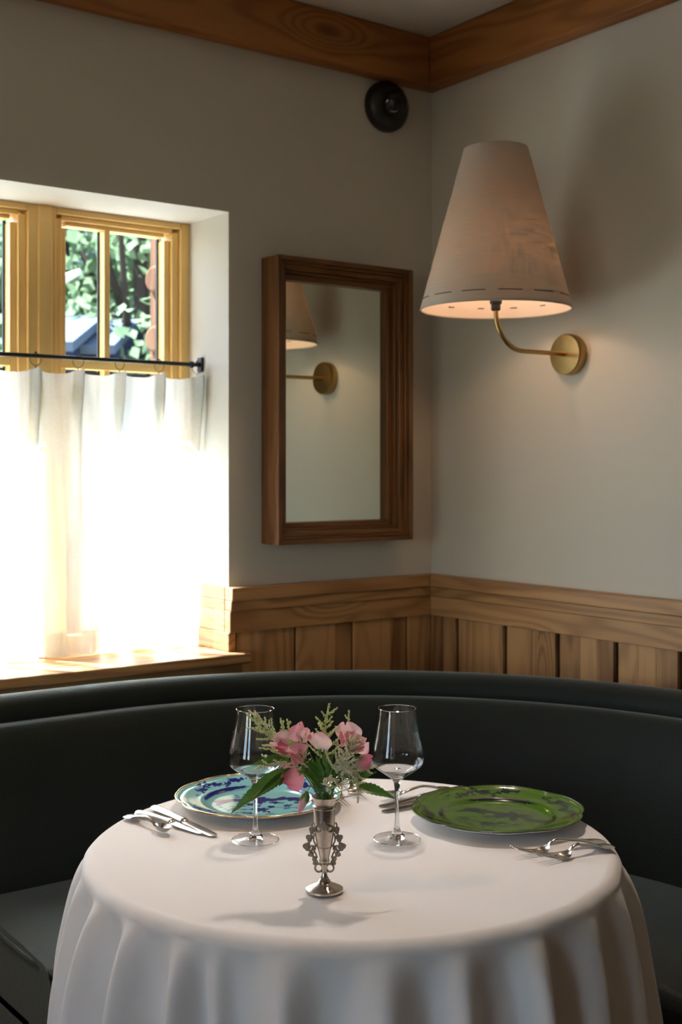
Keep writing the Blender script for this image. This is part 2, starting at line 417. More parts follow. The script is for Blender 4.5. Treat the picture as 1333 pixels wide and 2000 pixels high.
# ------------------------------------------------------------------ room shell
RX, RY, RH = -6.0, -5.5, 2.726
WX0, WX1, WZ0, WZ1 = -2.235, -.7437, .84, 2.111      # window opening
mb = MB()
mb.box((WX1, 0, 0), (.25, .28, RH + .1)); mb.box((RX-.25, 0, 0), (WX0, .28, RH + .1))
mb.box((WX0, 0, 0), (WX1, .28, WZ0)); mb.box((WX0, 0, WZ1), (WX1, .28, RH + .1))
structure(mb, 'wall_left', M['paint'], smooth=False)
structure(MB().box((0, RY-.25, 0), (.25, -.0005, RH + .1)), 'wall_right', M['paint'], smooth=False)
structure(MB().box((RX-.25, RY-.25, 0), (-.0005, RY, RH + .1)), 'wall_back', M['paint_dark'], smooth=False)
mb = MB()                                              # far side wall with two window openings
ys = [RY + .001, -4.2, -3.2, -2.5, -1.5, -.001]
for i in (0, 2, 4): mb.box((RX-.25, ys[i], 0), (RX, ys[i+1], RH + .1))
for a, b in ((ys[1], ys[2]), (ys[3], ys[4])):
    mb.box((RX-.25, a, 0), (RX, b, .8)); mb.box((RX-.25, a, 2.3), (RX, b, RH + .1))
structure(mb, 'wall_front', M['paint_dark'], smooth=False)
structure(MB().box((RX, RY, -.1), (0, 0, 0)), 'floor', M['floor'], smooth=False)
structure(MB().box((RX, RY, RH), (0, 0, RH + .1)), 'ceiling', M['ceil'], smooth=False)
structure(MB().box((RX, -.057, 2.574), (-.0005, -.0005, RH - .0005), .3), 'trim_1', M['beam_x'], bevel=.004)
structure(MB().box((-.057, RY, 2.574), (-.0005, -.058, RH - .0005), .7), 'trim_2', M['beam_y'], bevel=.004)

# wainscot: cap, ledge, rail over upright boards
RB = .938
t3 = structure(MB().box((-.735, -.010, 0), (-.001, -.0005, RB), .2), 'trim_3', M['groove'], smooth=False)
mb = MB(); edges = [0, .117, .328, .533, .735]
for i in range(4):
    a, b = edges[i] + (.004 if i else .022), edges[i+1] - .004
    cut = lerp(a, b, .30 if i != 3 else .62)
    mb.box((-cut, -.022, 0), (-a, -.0101, RB), rnd.random()*.6 + .35)
    mb.box((-b, -.022, 0), (-cut - .0004, -.0101, RB), rnd.random()*.3)
mb.build('board', M['pine_z'], t3, bevel=.0015)
MB().box((-.757, -.031, RB), (-.0005, -.0005, .998), .35).build('rail', M['pine_x'], t3, bevel=.002)
MB().box((-.757, -.037, .998), (-.0005, -.0005, 1.027), .6).build('ledge', M['pine_x'], t3, bevel=.003)
MB().box((-.757, -.043, 1.027), (-.0005, -.0005, 1.064), .45).build('cap', M['pine_x'], t3, bevel=.003)
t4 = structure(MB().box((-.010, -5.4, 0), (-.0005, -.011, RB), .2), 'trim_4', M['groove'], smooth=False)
mb = MB(); e = .144; k = 0
mb.box((-.022, -.083, 0), (-.0101, -.022, RB), .9); mb.box((-.022, -.137, 0), (-.0101, -.0835, RB), .25)
while e < 2.4:
    w = .2095; a, b = e + .009, e + w - .009
    c1 = a + (b-a)*rnd.uniform(.3, .45); c2 = a + (b-a)*rnd.uniform(.62, .8)
    for q0, q1 in ((a, c1), (c1 + .0003, c2), (c2 + .0003, b)):
        mb.box((-.022, -q1, 0), (-.0101, -q0, RB), rnd.uniform(.0, .7))
    e += w; k += 1
mb.build('board', M['pine_z'], t4, bevel=.0015)
MB().box((-.031, -5.4, RB), (-.0005, -.0315, .998), .05).build('rail', M['pine_y'], t4, bevel=.002)
MB().box((-.037, -5.4, .998), (-.0005, -.0375, 1.027), .2).build('ledge', M['pine_y'], t4, bevel=.003)
MB().box((-.043, -5.4, 1.027), (-.0005, -.0435, 1.064), .12).build('cap', M['pine_y'], t4, bevel=.003)
# window sill, apron and the panelled side of the reveal
t5 = structure(MB().box((-2.3, -.072, .857), (-.712, .225, .885), .3), 'trim_5', M['pine_x'], bevel=.004)
MB().box((-2.28, -.05, .72), (-.728, -.0005, .8565), .55).build('apron', M['pine_x'], t5, bevel=.002)
t6 = structure(MB().box((-.757, .0005, 1.0275), (-.7445, .225, 1.064), .1), 'trim_6', M['pine_y'], bevel=.0015)
MB().box((-.757, .0005, .9985), (-.7445, .225, 1.027), .5).build('board', M['pine_y'], t6, bevel=.0015)
MB().box((-.757, .0005, .9385), (-.7445, .225, .998), .0).build('board', M['pine_y'], t6, bevel=.0015)
MB().box((-.761, -.028, .8855), (-.7375, .225, .938), .4).build('board', M['pine_y'], t6, bevel=.0015)

# ------------------------------------------------------------------ window with three casement units
w1 = tag(bpy.data.objects.new('window_1', None), kind='structure'); COL.objects.link(w1); w1['mloc'] = (0, 0, 0); w1['mrz'] = 0
units = [(-1.187, -.7437), (-1.703, -1.212), (-2.235, -1.728)]
for ui, (a, b) in enumerate(units):
    # stepped frame: three nested rings of bars
    rings = [(0, .028, .222, .30), (.028, .05, .236, .30), (.05, .068, .25, .29)]
    mh, mv = MB(), MB()
    for o0, o1, y0, y1 in rings:
        mv.box((b - o1, y0, .86 + o0), (b - o0, y1, 2.111 - o0), .3); mv.box((a + o0, y0, .86 + o0), (a + o1, y1, 2.111 - o0), .5)
        q = .62
        mh.box((a + o1, y0, 2.111 - o1*q), (b - o1, y1, 2.111 - o0*q), .4); mh.box((a + o1, y0, .86 + o0), (b - o1, y1, .86 + o1), .4)
    mv.build('window_stile', M['sash_z'], w1, bevel=.002); mh.build('window_rail', M['sash_x'], w1, bevel=.002)
    ga, gb = a + (.068 if ui else .0135), b - .068
    if ui == 0: ga = a + .014
    xm = (ga + gb)/2
    MB().box((xm - .0085, .252, .93), (xm + .0085, .285, 2.069), .5).build('muntin', M['sash_z'], w1, bevel=.002)
    MB().box((ga, .248, 1.672), (gb, .285, 1.700), .5).build('muntin', M['sash_x'], w1, bevel=.002)
    gk = MB().box((xm - .014, .2855, .93), (xm - .0, .29, 2.069)).box((gb - .006, .2855, .93), (gb + .002, .292, 2.069)).box((ga, .2855, 1.655), (gb, .29, 1.668))
    gk.build('gasket', M['gasket'], w1)
    MB().box((ga, .278, .92), (gb, .281, 2.072)).build('pane', M['pane'], w1, smooth=False)
MB().box((-1.213, .215, .86), (-1.1725, .30, 2.111), .2).build('mullion', M['sash_z'], w1, bevel=.003)
MB().box((-1.729, .215, .86), (-1.702, .30, 2.111), .6).build('mullion', M['sash_z'], w1, bevel=.003)
for i, (a, b) in enumerate(((ys[1], ys[2]), (ys[3], ys[4]))):
    w = tag(bpy.data.objects.new('window_%d' % (i + 2), None), kind='structure'); COL.objects.link(w)
    mb = MB()
    for q in (a, (a+b)/2 - .02, b - .04): mb.box((RX-.10, q, .8), (RX-.05, q + .04, 2.3), .4)
    mb.build('window_stile', M['sash_z'], w)
    MB().box((RX-.10, a + .04, .8), (RX-.05, b - .04, .85), .2).box((RX-.10, a + .04, 2.25), (RX-.05, b - .04, 2.3), .2).build('window_rail', M['sash_x'], w)

# ------------------------------------------------------------------ curtain rod, rings, curtains
ringx = [-.7595, -.882, -1.004, -1.1276, -1.2486, -1.371, -1.493, -1.615, -1.737, -1.859, -1.981, -2.10]
RODZ, RODY = 1.693, .15
rod = thing('curtain_rod', 'thin black iron cafe curtain rod spanning the window recess', 'curtain rod', (-.745, RODY, RODZ))
MB().tube([(-2.234, RODY, RODZ), (-.750, RODY, RODZ)], .0058, 12).build('rod', M['black'], rod, world=True)
mb = MB().box((-.752, RODY-.013, RODZ-.021), (-.7445, RODY+.013, RODZ+.021)); mb.build('bracket', M['black'], rod, world=True, bevel=.002)
MB().tube([(-.783, RODY, RODZ), (-.772, RODY, RODZ)], [.0095, .0095], 12).build('collar', M['black'], rod, world=True, bevel=.001)
wheres = ['at the rod\'s right end by the recess wall', 'second from the right end of the rod', 'third from the right end of the rod', 'fourth from the right end of the rod',
          'in front of the thick upright between two window units', 'near the left edge of the photo']
proto = None
for i, x in enumerate(ringx[:6]):
    tl = rnd.uniform(-.35, .35)
    if proto is None:
        proto = thing('curtain_ring', '', 'curtain ring', (x, RODY, RODZ), 0, 'thin wire rings on the cafe curtain rod')
        pts = [(.0012, .0155*math.sin(a), -.0090 + .0165*math.cos(a)) for a in [2*PI*k/24 for k in range(24)]]
        MB().tube(pts, .0009, 6, closed=True).build('ring', M['black'], proto)
        MB().ball((.001, 0, .009), .0030, 8, 6).build('knob', M['black'], proto); MB().tube([(.001, 0, -.0255), (.001, .001, -.032)], .0011, 6).build('clip', M['black'], proto)
        r_ = proto
    else: r_ = copy_tree(proto)
    r_.location = (x, RODY, RODZ); r_.rotation_euler = (0, 0, .5 + tl)
    r_['label'] = 'small black wire curtain ring ' + (wheres[i] if i < 6 else 'on the stretch of rod left of the photo edge')
def curtain(xa, xb, seed, label):
    rx = [x for x in ringx if xb - .02 <= x <= xa + .02]
    root = thing('cafe_curtain', label, 'curtain', (xa, RODY, .89), 0, 'cafe curtain panels on the rod')
    nu, nv = int(abs(xb - xa)/.0035), 110
    zb = .892
    def fn(i, j):
        x = lerp(xa, xb, i/(nu-1)); v = j/(nv-1)
        d = min(abs(x - q) for q in rx)
        sgn = min(((abs(x - q), x - q) for q in rx))[1]
        ztop = 1.6615 - .012*(1 - math.exp(-(d/.022)**2))
        z = lerp(ztop, zb, v)
        drop = 1.66 - z
        tuck = math.exp(-(d/(.007 + .018*drop))**2)*(.042*math.exp(-(drop/.16)**2) + .010)
        billow = .010*math.cos(2*PI*(x + .08*drop*math.sin(seed + 7*x))/.122)*min(1, .25 + drop*1.3)
        slow = .012*drop*math.sin(9*x + seed) + .006*math.sin(23*x + seed*2 + 1.5*drop)*drop
        y = RODY - .003 + .012 - tuck - billow - slow
        # the tucks gather the cloth sideways
        xx = x - .35*sgn*math.exp(-(d/.02)**2)*math.exp(-(drop/.14)**2)
        xx += .022*max(0, drop)**1.2*math.cos((x - xa)*2) * (-1 if x < (xa + xb)/2 else 1)*.35
        if v > .97: z += .003*math.sin(x*60 + seed)
        return (xx, y - .006*drop, z)
    MB().grid(fn, nu, nv).build('panel', M['curtain'], root, world=True, ang=180)
    for q in rx:
        lay = MB()
        for kk in range(3):
            def pl(i, j):
                u = -1 + 2*i/8; v = j/16; dz = .135*v
                hw = (.0045 + .0085*math.sin(PI*min(1, v*.75 + .08)))*(1 - v**4)
                return (q + .004 + u*hw, RODY + .007 + .003*kk - .002*dz + .004*u*u, 1.6555 - dz)
            lay.grid(pl, 9, 17)
        lay.build('pleat', M['curtain'], root, world=True, ang=180)
    def hm(i, j):
        x, y, z = fn(i, (nv-1) - int((nv - 1)*.085*(1 - j/5))); return (x, y - .0012, z)
    MB().grid(hm, nu, 6).build('hem', M['curtain'], root, world=True, ang=180)
curtain(-.752, -1.2495, 1.0, 'sheer off-white cafe curtain panel on the right, ending against the recess wall')
curtain(-1.2465, -2.215, 4.2, 'sheer off-white cafe curtain panel on the left, overlapping at the thick window upright')

# ------------------------------------------------------------------ outside: eave, porch post, slope, house, trees
structure(MB().box((-6.4, .28, 2.735), (.6, .92, 2.83)), 'trim_7', M['ext'], smooth=False)
structure(MB().add([tuple(W(-60, 16, -.6)), tuple(W(8, 16, -.6)), tuple(W(30, 46, 17)), tuple(W(-70, 46, 17))], [(0, 1, 2, 3)]), 'ground', M['grass'], smooth=False)
structure(MB().box((-12, .281, -.75), (3, 5.5, -.62)), 'ground', M['gravel'], smooth=False)  # unseen strip made pale to bounce daylight up into the window recess
structure(MB().add([tuple(W(-60, 2.5, -.64)), tuple(W(8, 2.5, -.64)), tuple(W(8, 16.2, -.62)), tuple(W(-60, 16.2, -.62))], [(0, 1, 2, 3)]).map(lambda p: p if p.y > .4 else Vector((p.x, .4, p.z))), 'ground', M['grass'], smooth=False)
pp = D(318, 560, 4.7)
post = thing('porch_post', 'sunlit brown timber post with projecting log ends outside the window', 'post', (pp.x, pp.y, -.6))
MB().box((pp.x - .02, pp.y - .05, -.6), (pp.x + .10, pp.y + .07, 3.6), .3).build('shaft', M['log'], post, world=True, bevel=.01)
for py in (545, 662, 790):
    q = D(303, py, 4.7)
    MB().tube([(q.x - .01, q.y, q.z), (q.x + .10, q.y + .02, q.z)], [.05, .055], 14).build('log_end', M['log'], post, world=True, bevel=.008)
def house(pts, h, label):
    c = sum((Vector(p) for p in pts), Vector())/len(pts)
    root = thing('house', label, 'building', (c.x, c.y, -.5))
    n_ = len(pts)
    lo = [(p.x, p.y, -.5) for p in pts]; hi = [(p.x, p.y, p.z) for p in pts]
    MB().add(lo + hi, [(i, (i+1) % n_, n_ + (i+1) % n_, n_ + i) for i in range(n_)]).build('wall', M['housewall'], root, world=True, smooth=False)
    return root
def far_house(px0, px1, py_eave, py_ridge, Y, dep, label, over=.3):
    a, b = D(px0, py_eave, Y), D(px1, py_eave, Y)
    ez = a.z; n_ = (b - a); n_.z = 0; wlen = n_.length; n_.normalize(); back = Vector((-n_.y, n_.x, 0))
    if back.dot(W(0, 1) - W(0, 0)) < 0: back = -back
    rz = EYE - (py_ridge - PY0)/FOC*(Y + dep/2)
    root = thing('house', label, 'building', ((a.x+b.x)/2, (a.y+b.y)/2, -.6))
    A = a + n_*over; B = b - n_*over
    vs = [A, B, B + back*dep, A + back*dep]
    lo = [(p.x, p.y, -.6) for p in vs]; hi = [(p.x, p.y, ez) for p in vs]
    g = [tuple((A + back*dep/2) + Vector((0, 0, rz - ez))), tuple((B + back*dep/2) + Vector((0, 0, rz - ez)))]
    MB().add(lo + hi + g, [(0,1,5,4),(1,2,6,5),(2,3,7,6),(3,0,4,7),(4,7,8),(5,6,9)]).build('wall', M['housewall'], root, world=True, smooth=False)
    up = Vector((0, 0, 1))
    f0, f1 = a - back*over + up*-.05, b - back*over + up*-.05
    r0, r1 = a + back*dep/2 + up*(rz - ez + .05), b + back*dep/2 + up*(rz - ez + .05)
    k0, k1 = a + back*(dep + over) + up*-.05, b + back*(dep + over) + up*-.05
    MB().add([f0, f1, r1, r0, k1, k0], [(0,1,2,3), (3,2,4,5)]).build('roof', M['roofing'], root, world=True, smooth=False, solid=.08)
    for q in (.3, .7):
        c = A.lerp(B, q) - back*.03; 
        MB().add([c - n_*.35 + up*-.3, c + n_*.35 + up*-.3, c + n_*.35 + up*-1.2, c - n_*.35 + up*-1.2], [(0,1,2,3)]).build('window', M['gasket'], root, world=True, smooth=False, solid=.04)
    return root
far_house(70, 158, 672, 636, 10.2, 2.0, 'low blue-grey building with a pale roof behind the left pane')
far_house(168, 236, 678, 642, 10.8, 2.0, 'low blue-grey building with a pale roof behind the right pane')
far_house(-260, 40, 700, 640, 19.0, 4.0, 'long low building with a pale roof outside the left window unit')
# pale sloping awning arm
aw = [D(60, 575, 9.0), D(158, 530, 9.0)]
tag(MB().tube([aw[0], aw[0].lerp(aw[1], .5), aw[1]], [.05, .045, .02], 10).build('flag_pole', M['gravel']), 'pale slanting pole seen against the trees through the left pane', 'pole')
def tree(base, h, cr, mat, label, n=1500, seed=0, leaf=.16):
    r = random.Random(seed)
    root = thing('tree', label, 'tree', tuple(base), 0, 'trees on the slope outside')
    tp = base + Vector((0, 0, h*.55))
    mb = MB().tube(spline([base, base + Vector((.1, .05, h*.3)), tp + Vector((0, 0, h*.3))], 4), [h*.03*(1 - .08*k) for k in range(9)], 8)
    for k in range(7):
        a = r.uniform(0, 2*PI); e_ = tp + Vector((math.cos(a)*cr*.7, math.sin(a)*cr*.7, r.uniform(-.1, .5)*h*.5))
        mb.tube([base + Vector((0, 0, h*r.uniform(.3, .6))), e_], [h*.012, h*.004], 5)
    mb.build('trunk', M['bark'], root, world=True)
    cl = []
    for k in range(26):
        a, u, q = r.uniform(0, 2*PI), r.uniform(-1, 1), r.uniform(.35, 1)
        s_ = math.sqrt(1 - u*u); cl.append((tp + Vector((math.cos(a)*s_*cr*q, math.sin(a)*s_*cr*q, u*q*h*.42 + h*.06)), r.uniform(.22, .42)*cr))
    vs, fs = [], []
    for k in range(n):
        c, rad = cl[k % 26]
        d = Vector((r.gauss(0, 1), r.gauss(0, 1), r.gauss(0, 1))).normalized()
        p_ = c + d*rad*r.uniform(.6, 1); nrm = (d + Vector((r.uniform(-.6, .6), r.uniform(-.6, .6), r.uniform(-.2, .8)))).normalized()
        u_ = nrm.orthogonal().normalized(); v_ = nrm.cross(u_); s_ = leaf*r.uniform(.6, 1.3); b = len(vs)
        vs += [p_ - u_*s_, p_ + v_*s_*.6 + nrm*s_*.15, p_ + u_*s_, p_ - v_*s_*.6 + nrm*s_*.15]; fs.append((b, b+1, b+2, b+3))
    o = MB().add(vs, fs).build('crown', mat, root, world=True, smooth=False)
specs = [(120, 13.5, 6.0, 2.4, 'tree_a', 'bright yellow-green tree just behind the left building'), (215, 18, 8, 3.0, 'tree_c', 'silvery green tree in the middle of the right pane'),
         (270, 12.0, 5.6, 1.5, 'tree_a', 'small leafy tree beside the porch post'), (60, 24, 10, 4.2, 'tree_b', 'tall dark tree behind the left building'),
         (160, 22, 9.6, 3.4, 'tree_c', 'broad pale green tree between the two panes'), (330, 22, 10, 4.0, 'tree_b', 'tall dark tree behind the porch post'),
         (-60, 20, 9, 3.6, 'tree_a', 'tree outside the left window unit'), (250, 27, 12, 4.6, 'tree_b', 'largest dark tree at the back of the slope'), (120, 30, 12.5, 5, 'tree_b', 'dark wide tree furthest up the slope')]
for i, (px, Y, h, cr, mt, lb) in enumerate(specs):
    q = W((px - PX0)/FOC*Y, Y, -.6 + max(0, (Y - 16))*.587); tree(q, h, cr, M[mt], lb, 4200, i + 3, .03 + Y*.0052)

# ------------------------------------------------------------------ corner banquette
BC = (-1.27, -1.328); ARM = .377
def sweep(prof, name, mat, parent, closed=True, nseg=56, **kw):
    st = []
    for k in range(6): st.append(((BC[0] - ARM*(1 - k/6), BC[1]), (0, 1)))
    for k in range(nseg + 1):
        a = PI/2*k/nseg; st.append((BC, (math.sin(a), math.cos(a))))
    for k in range(1, 7): st.append(((BC[0], BC[1] - ARM*k/6), (1, 0)))
    vs = []; fs = []; n_ = len(prof)
    for i, ((bx, by), (nx, ny)) in enumerate(st):
        # ends of upholstery round off slightly
        for r, z in prof: vs.append((bx + nx*r, by + ny*r, z))
    for i in range(len(st) - 1):
        for k in range(n_ if closed else n_ - 1):
            k2 = (k + 1) % n_; fs.append((i*n_ + k, i*n_ + k2, (i+1)*n_ + k2, (i+1)*n_ + k))
    fs.append(tuple(range(n_))); fs.append(tuple((len(st)-1)*n_ + k for k in reversed(range(n_))))
    return MB().add(vs, fs).build(name, mat, parent, world=True, **kw)
bq = thing('banquette', 'dark green upholstered corner banquette curving behind the round table', 'banquette', (BC[0] + .5, BC[1] + .5, 0), 0)
def rp(ctr, r, a0, a1, n_): return [(ctr[0] + r*math.cos(lerp(a0, a1, k/n_)), ctr[1] + r*math.sin(lerp(a0, a1, k/n_))) for k in range(n_ + 1)]
sweep([(.56, .0), (.56, .36), (1.205, .36), (1.205, .0)], 'base', M['leather'], bq, bevel=.01)
seat = [(.50, .368)] + rp((.485, .395), .025, -PI*.5, -PI, 4) + rp((.492, .455), .032, PI, PI*.55, 6) + [(.58, .492), (.70, .495), (.85, .490), (.96, .478), (.97, .42), (.97, .368)]
sweep(seat, 'seat', M['leather'], bq, ang=60, bevel=.012)
back = [(.93, .44), (.932, .50), (.945, .60), (.972, .70), (1.005, .775), (1.030, .806)] + rp((1.055, .792), .028, PI*.72, PI*.35, 5) + [(1.092, .815), (1.10, .78), (1.18, .7), (1.18, .37), (.95, .37)]
sweep(back, 'backrest', M['leather'], bq, ang=60)
roll = rp((1.130, .826), .046, PI*1.15, PI*.1, 16) + [(1.20, .80), (1.205, .74), (1.205, .37), (1.182, .37), (1.182, .77)]
sweep(roll, 'top_roll', M['leather'], bq, ang=60)
# piping along the seat edge, turning the corner at the open end
pts = [(BC[0] - ARM - .001, BC[1] + .97 - .48*k/12, .490) for k in range(12)] + [(BC[0] - ARM + .01, BC[1] + .463, .478)]
pts += [(BC[0] - ARM*(1 - k/4), BC[1] + .4605, .462) for k in range(1, 4)] + [(BC[0] + .4605*math.sin(PI/2*k/40), BC[1] + .4605*math.cos(PI/2*k/40), .462) for k in range(41)]
MB().tube(pts, .0048, 8).build('piping', M['leather'], bq, world=True, ang=180)

# ------------------------------------------------------------------ table and cloth
TC = W(.018, 2.14, 0); TR = .443; TZ = .75
tb = thing('dining_table', 'round pedestal dining table hidden under the white cloth', 'table', (TC.x, TC.y, 0))
MB().lathe([(.02, .715), (TR - .012, .715), (TR - .006, .73), (TR - .010, TZ - .006), (.02, TZ - .006)], 96).build('tabletop', M['pine_x'], tb)
MB().lathe([(.045, .03), (.04, .1), (.035, .4), (.05, .70), (.12, .714)], 32).build('column', M['black'], tb)
MB().lathe([(.28, 0), (.28, .015), (.06, .035), (.05, .04)], 48).build('foot', M['black'], tb)
# folds: (angle from straight towards the camera, width, height)
cr_ = math.atan2(-.593, -.805)               # world direction of the camera seen from the table is (-.593,-.805)
cam_ang = math.atan2(-.805, -.593)
folds = [(-88, 5, 1.0), (-73, 4, .9), (-58, 3.6, 1.15), (-45, 3.2, 1.1), (-32, 3.0, 1.05), (-25, 2.0, .4), (-12, 4.0, .85), (5, 4.5, .85), (19, 3.6, .8), (34, 3.6, 1.1), (50, 4.5, .9), (66, 6, .9), (82, 5, 1.0)]
a_ = 98
while a_ < 262: folds.append((a_, rnd.uniform(4, 6.5), rnd.uniform(.6, 1.1))); a_ += rnd.uniform(13, 19)
def foldf(deg):
    s_ = 0
    for c, w, h in folds:
        d = (deg - c + 180) % 360 - 180
        s_ += h*math.exp(-(d/w)**2)
    return s_
def cloth_pt(i, j):
    NU = 900
    th = 360*i/NU
    f = foldf(th)
    ang = cam_ang + math.radians(th)         # th>0 : towards the right of the photo
    NT = 26
    if j <= NT:
        q = j/NT; r = TR*.985*(1 - (1-q)**1.4)
        x, y = math.cos(ang)*r, math.sin(ang)*r
        z = TZ + .0006 + .0011*noise.noise((x*4, y*4, 1.3)) + .0006*noise.noise((x*14 + 3*y, y*5, 2)) - .0004
        return (x, y, z)
    k = j - NT; R0 = .020
    if k <= 8:
        a = k/8*PI/2; r = TR*.985 + R0*math.sin(a) + .002*f*(k/8); z = TZ + .0002 - R0*(1 - math.cos(a))
        return (math.cos(ang)*r, math.sin(ang)*r, z)
    d = (k - 8)/46; drop = d**1.05*.60
    amp = .050*(1 - math.exp(-drop/.05)) + .085*drop
    base = TR*.985 + R0 - .022*(1 - math.exp(-drop/.05)) + .045*drop
    wav = .004*math.sin(math.radians(th)*5 + 1)*min(1, drop*5) + .003*noise.noise((th*.06, drop*9, 0))*min(1, drop*8)
    r = base + amp*f + .002*f + wav
    # folds lean a little sideways as they hang
    ang2 = ang + .05*drop*math.sin(math.radians(th)*3 + 2) + .02*drop*math.sin(math.radians(th)*11)
    return (math.cos(ang2)*r, math.sin(ang2)*r, TZ - R0 - drop*.985 + .002)
cl = MB().grid(cloth_pt, 900, 26 + 8 + 47, close_u=True)
cl.map(lambda p: p + Vector((TC.x, TC.y, 0)))
cloth = cl.build('tablecloth', M['cloth'], ang=180)
tag(cloth, 'white linen tablecloth hanging in soft folds over the round table', 'tablecloth')

# ------------------------------------------------------------------ mirror on the window wall
MX0, MX1, MZ0, MZ1 = -.637, -.150, 1.180, 1.992
mir = thing('wall_mirror', 'tall rectangular mirror in a deep stepped brown wood frame', 'mirror', ((MX0+MX1)/2, 0, MZ0))
steps = [(0, .013, .0925), (.013, .021, .080), (.021, .036, .070), (.036, .043, .055), (.043, .060, .040)]
def mitre(side):
    mb = MB()
    for o0, o1, dp in steps:
        def ring(o, y):
            return {'l': [(MX0+o, y, MZ0+o), (MX0+o, y, MZ1-o)], 'r': [(MX1-o, y, MZ1-o), (MX1-o, y, MZ0+o)], 't': [(MX0+o, y, MZ1-o), (MX1-o, y, MZ1-o)], 'b': [(MX1-o, y, MZ0+o), (MX0+o, y, MZ0+o)]}[side]
        A, B = ring(o0, -dp), ring(o1, -dp); C, E = ring(o0, -.002), ring(o1, -.002)
        vs = [A[0], A[1], B[1], B[0], C[0], C[1], E[1], E[0]]
        mb.add(vs, [(0,1,2,3),(4,7,6,5),(0,4,5,1),(3,2,6,7),(0,3,7,4),(1,5,6,2)], {'l':.8,'r':.1,'t':.4,'b':.25}[side])
    return mb
for s_, m_ in (('l', 'frame_z'), ('r', 'frame_z'), ('t', 'frame_x'), ('b', 'frame_x')):
    mitre(s_).build('frame_side', M[m_], mir, world=True, bevel=.0018)
MB().box((MX0+.056, -.022, MZ0+.056), (MX1-.056, -.006, MZ1-.056)).build('glass', M['mirror'], mir, world=True, smooth=False)

# ------------------------------------------------------------------ security camera
sc_ = thing('security_camera', 'round black turret security camera high in the corner under the beam', 'security camera', (-.190, -.0005, 2.497))
def ylathe(prof, n_=40): return MB().lathe(prof, n_).map(lambda p: Vector((p.x, -p.z, p.y)))
ylathe([(.076, 0), (.0775, .006), (.0765, .022), (.070, .034), (.058, .042), (.046, .046), (.02, .046)]).build('housing', M['blackgloss'], sc_)
mb = MB().ball((0, 0, 0), .040, 28, 18).map(lambda p: p + Vector((-.0, -.050, .0)))
eye = mb.build('eyeball', M['blackgloss'], sc_)
ld_ = (W(0, .8, 1.2) - Vector((-.19, -.05, 2.497))).normalized(); q_ = ld_.to_track_quat('Z', 'Y').to_matrix()
MB().lathe([(.026, .030), (.027, .0385), (.024, .0395), (.020, .036), (.010, .037), (.001, .040)], 28).map(lambda p: q_ @ p + Vector((0, -.050, 0))).build('lens', M['lens'], eye)

# ------------------------------------------------------------------ wall sconce
SY, SZ, SX = -.597, 1.708, -.288
sco = thing('wall_sconce', 'brass swan-neck wall light with a tall conical linen shade', 'wall light', (-.0005, SY, SZ))
MB().lathe([(.0555, 0), (.0565, .003), (.0565, .027), (.054, .030), (.02, .031)], 64).map(lambda p: Vector((-p.z, p.x, p.y))).build('wall_plate', M['brass'], sco)
arc = [(-.028, 0, 0), (-.10, 0, 0), (-.188, 0, 0)] + [(-.188 - .1*math.sin(a), 0, .1 - .1*math.cos(a)) for a in [PI/2*k/12 for k in range(1, 13)]] + [(SX, 0, .115), (SX, 0, .145)]
MB().tube(arc, .0062, 14).build('arm', M['brass'], sco)
MB().lathe([(.009, .100), (.0125, .103), (.0125, .116), (.016, .12), (.016, .17), (.008, .172)], 24, (SX, 0, 0)).build('socket', M['black'], sco)
MB().ball((SX, 0, .215), .028, 20, 14, (1, 1, 1.25)).build('bulb', M['bulb'], sco)
ZB, ZT, RBt, RTp = 1.812 - SZ, 2.232 - SZ, .199, .084
def cone(rb, rt, zb, zt, nu=128, nv=30):
    mb = MB()
    def f(i, j):
        a = 2*PI*i/nu; v = j/(nv-1); r = lerp(rb, rt, v); return (SX + r*math.cos(a), r*math.sin(a), lerp(zb, zt, v))
    return mb.grid(f, nu, nv, close_u=True)
sh = cone(RBt, RTp, ZB, ZT).build('shade', M['shade'], sco, ang=180)
uv = sh.data.uv_layers.new(name='UVMap')
for poly in sh.data.polygons:
    q = poly.index % 128
    for li, vi in zip(poly.loop_indices, poly.vertices):
        co = sh.data.vertices[vi].co; iu = vi % 128
        u = iu/128
        if q == 127 and iu == 0: u = 1.0
        uv.data[li].uv = (u, (co.z - ZB)/(ZT - ZB))
MB().lathe([(RTp - .003, ZT - .004), (RTp - .0005, ZT + .001), (RTp - .004, ZT + .002), (.01, ZT + .002)], 64, (SX, 0, 0)).build('top_cover', M['shade'], sh)
cone(RBt - .004, RTp - .004, ZB + .001, ZT - .006, nv=8).build('liner', M['liner'], sh, ang=180)
mb = MB()
for rr in (RBt - .002,): mb.tube([(SX + rr*math.cos(2*PI*k/96), rr*math.sin(2*PI*k/96), ZB) for k in range(96)], .0026, 8, closed=True)
mb.build('rim_binding', M['shade'], sh)
mb = MB(); zst = ZB + .026; rst = lerp(RBt, RTp, .026/(ZT - ZB))
for q in range(13):
    a0 = 2*PI*q/13 + .12
    mb.tube([(SX + (rst + .0008)*math.cos(a0 + .035*k), (rst + .0008)*math.sin(a0 + .035*k), zst) for k in range(10)], .0011, 6)
    mb.tube([(SX + (rst - .0062)*math.cos(a0 + .38 + .02*k), (rst - .0062)*math.sin(a0 + .38 + .02*k), zst) for k in range(6)], .0009, 6)
mb.build('stitching', M['thread'], sh, label='brown running stitch')
mb = MB()
for k in range(3):
    a = 2*PI*k/3 + .6; r1 = lerp(RBt, RTp, .07/(ZT-ZB)) - .005
    mb.tube([(SX + .014*math.cos(a), .014*math.sin(a), ZB + .045), (SX + r1*math.cos(a), r1*math.sin(a), ZB + .07)], .0014, 6)
mb.build('fitter', M['black'], sh)

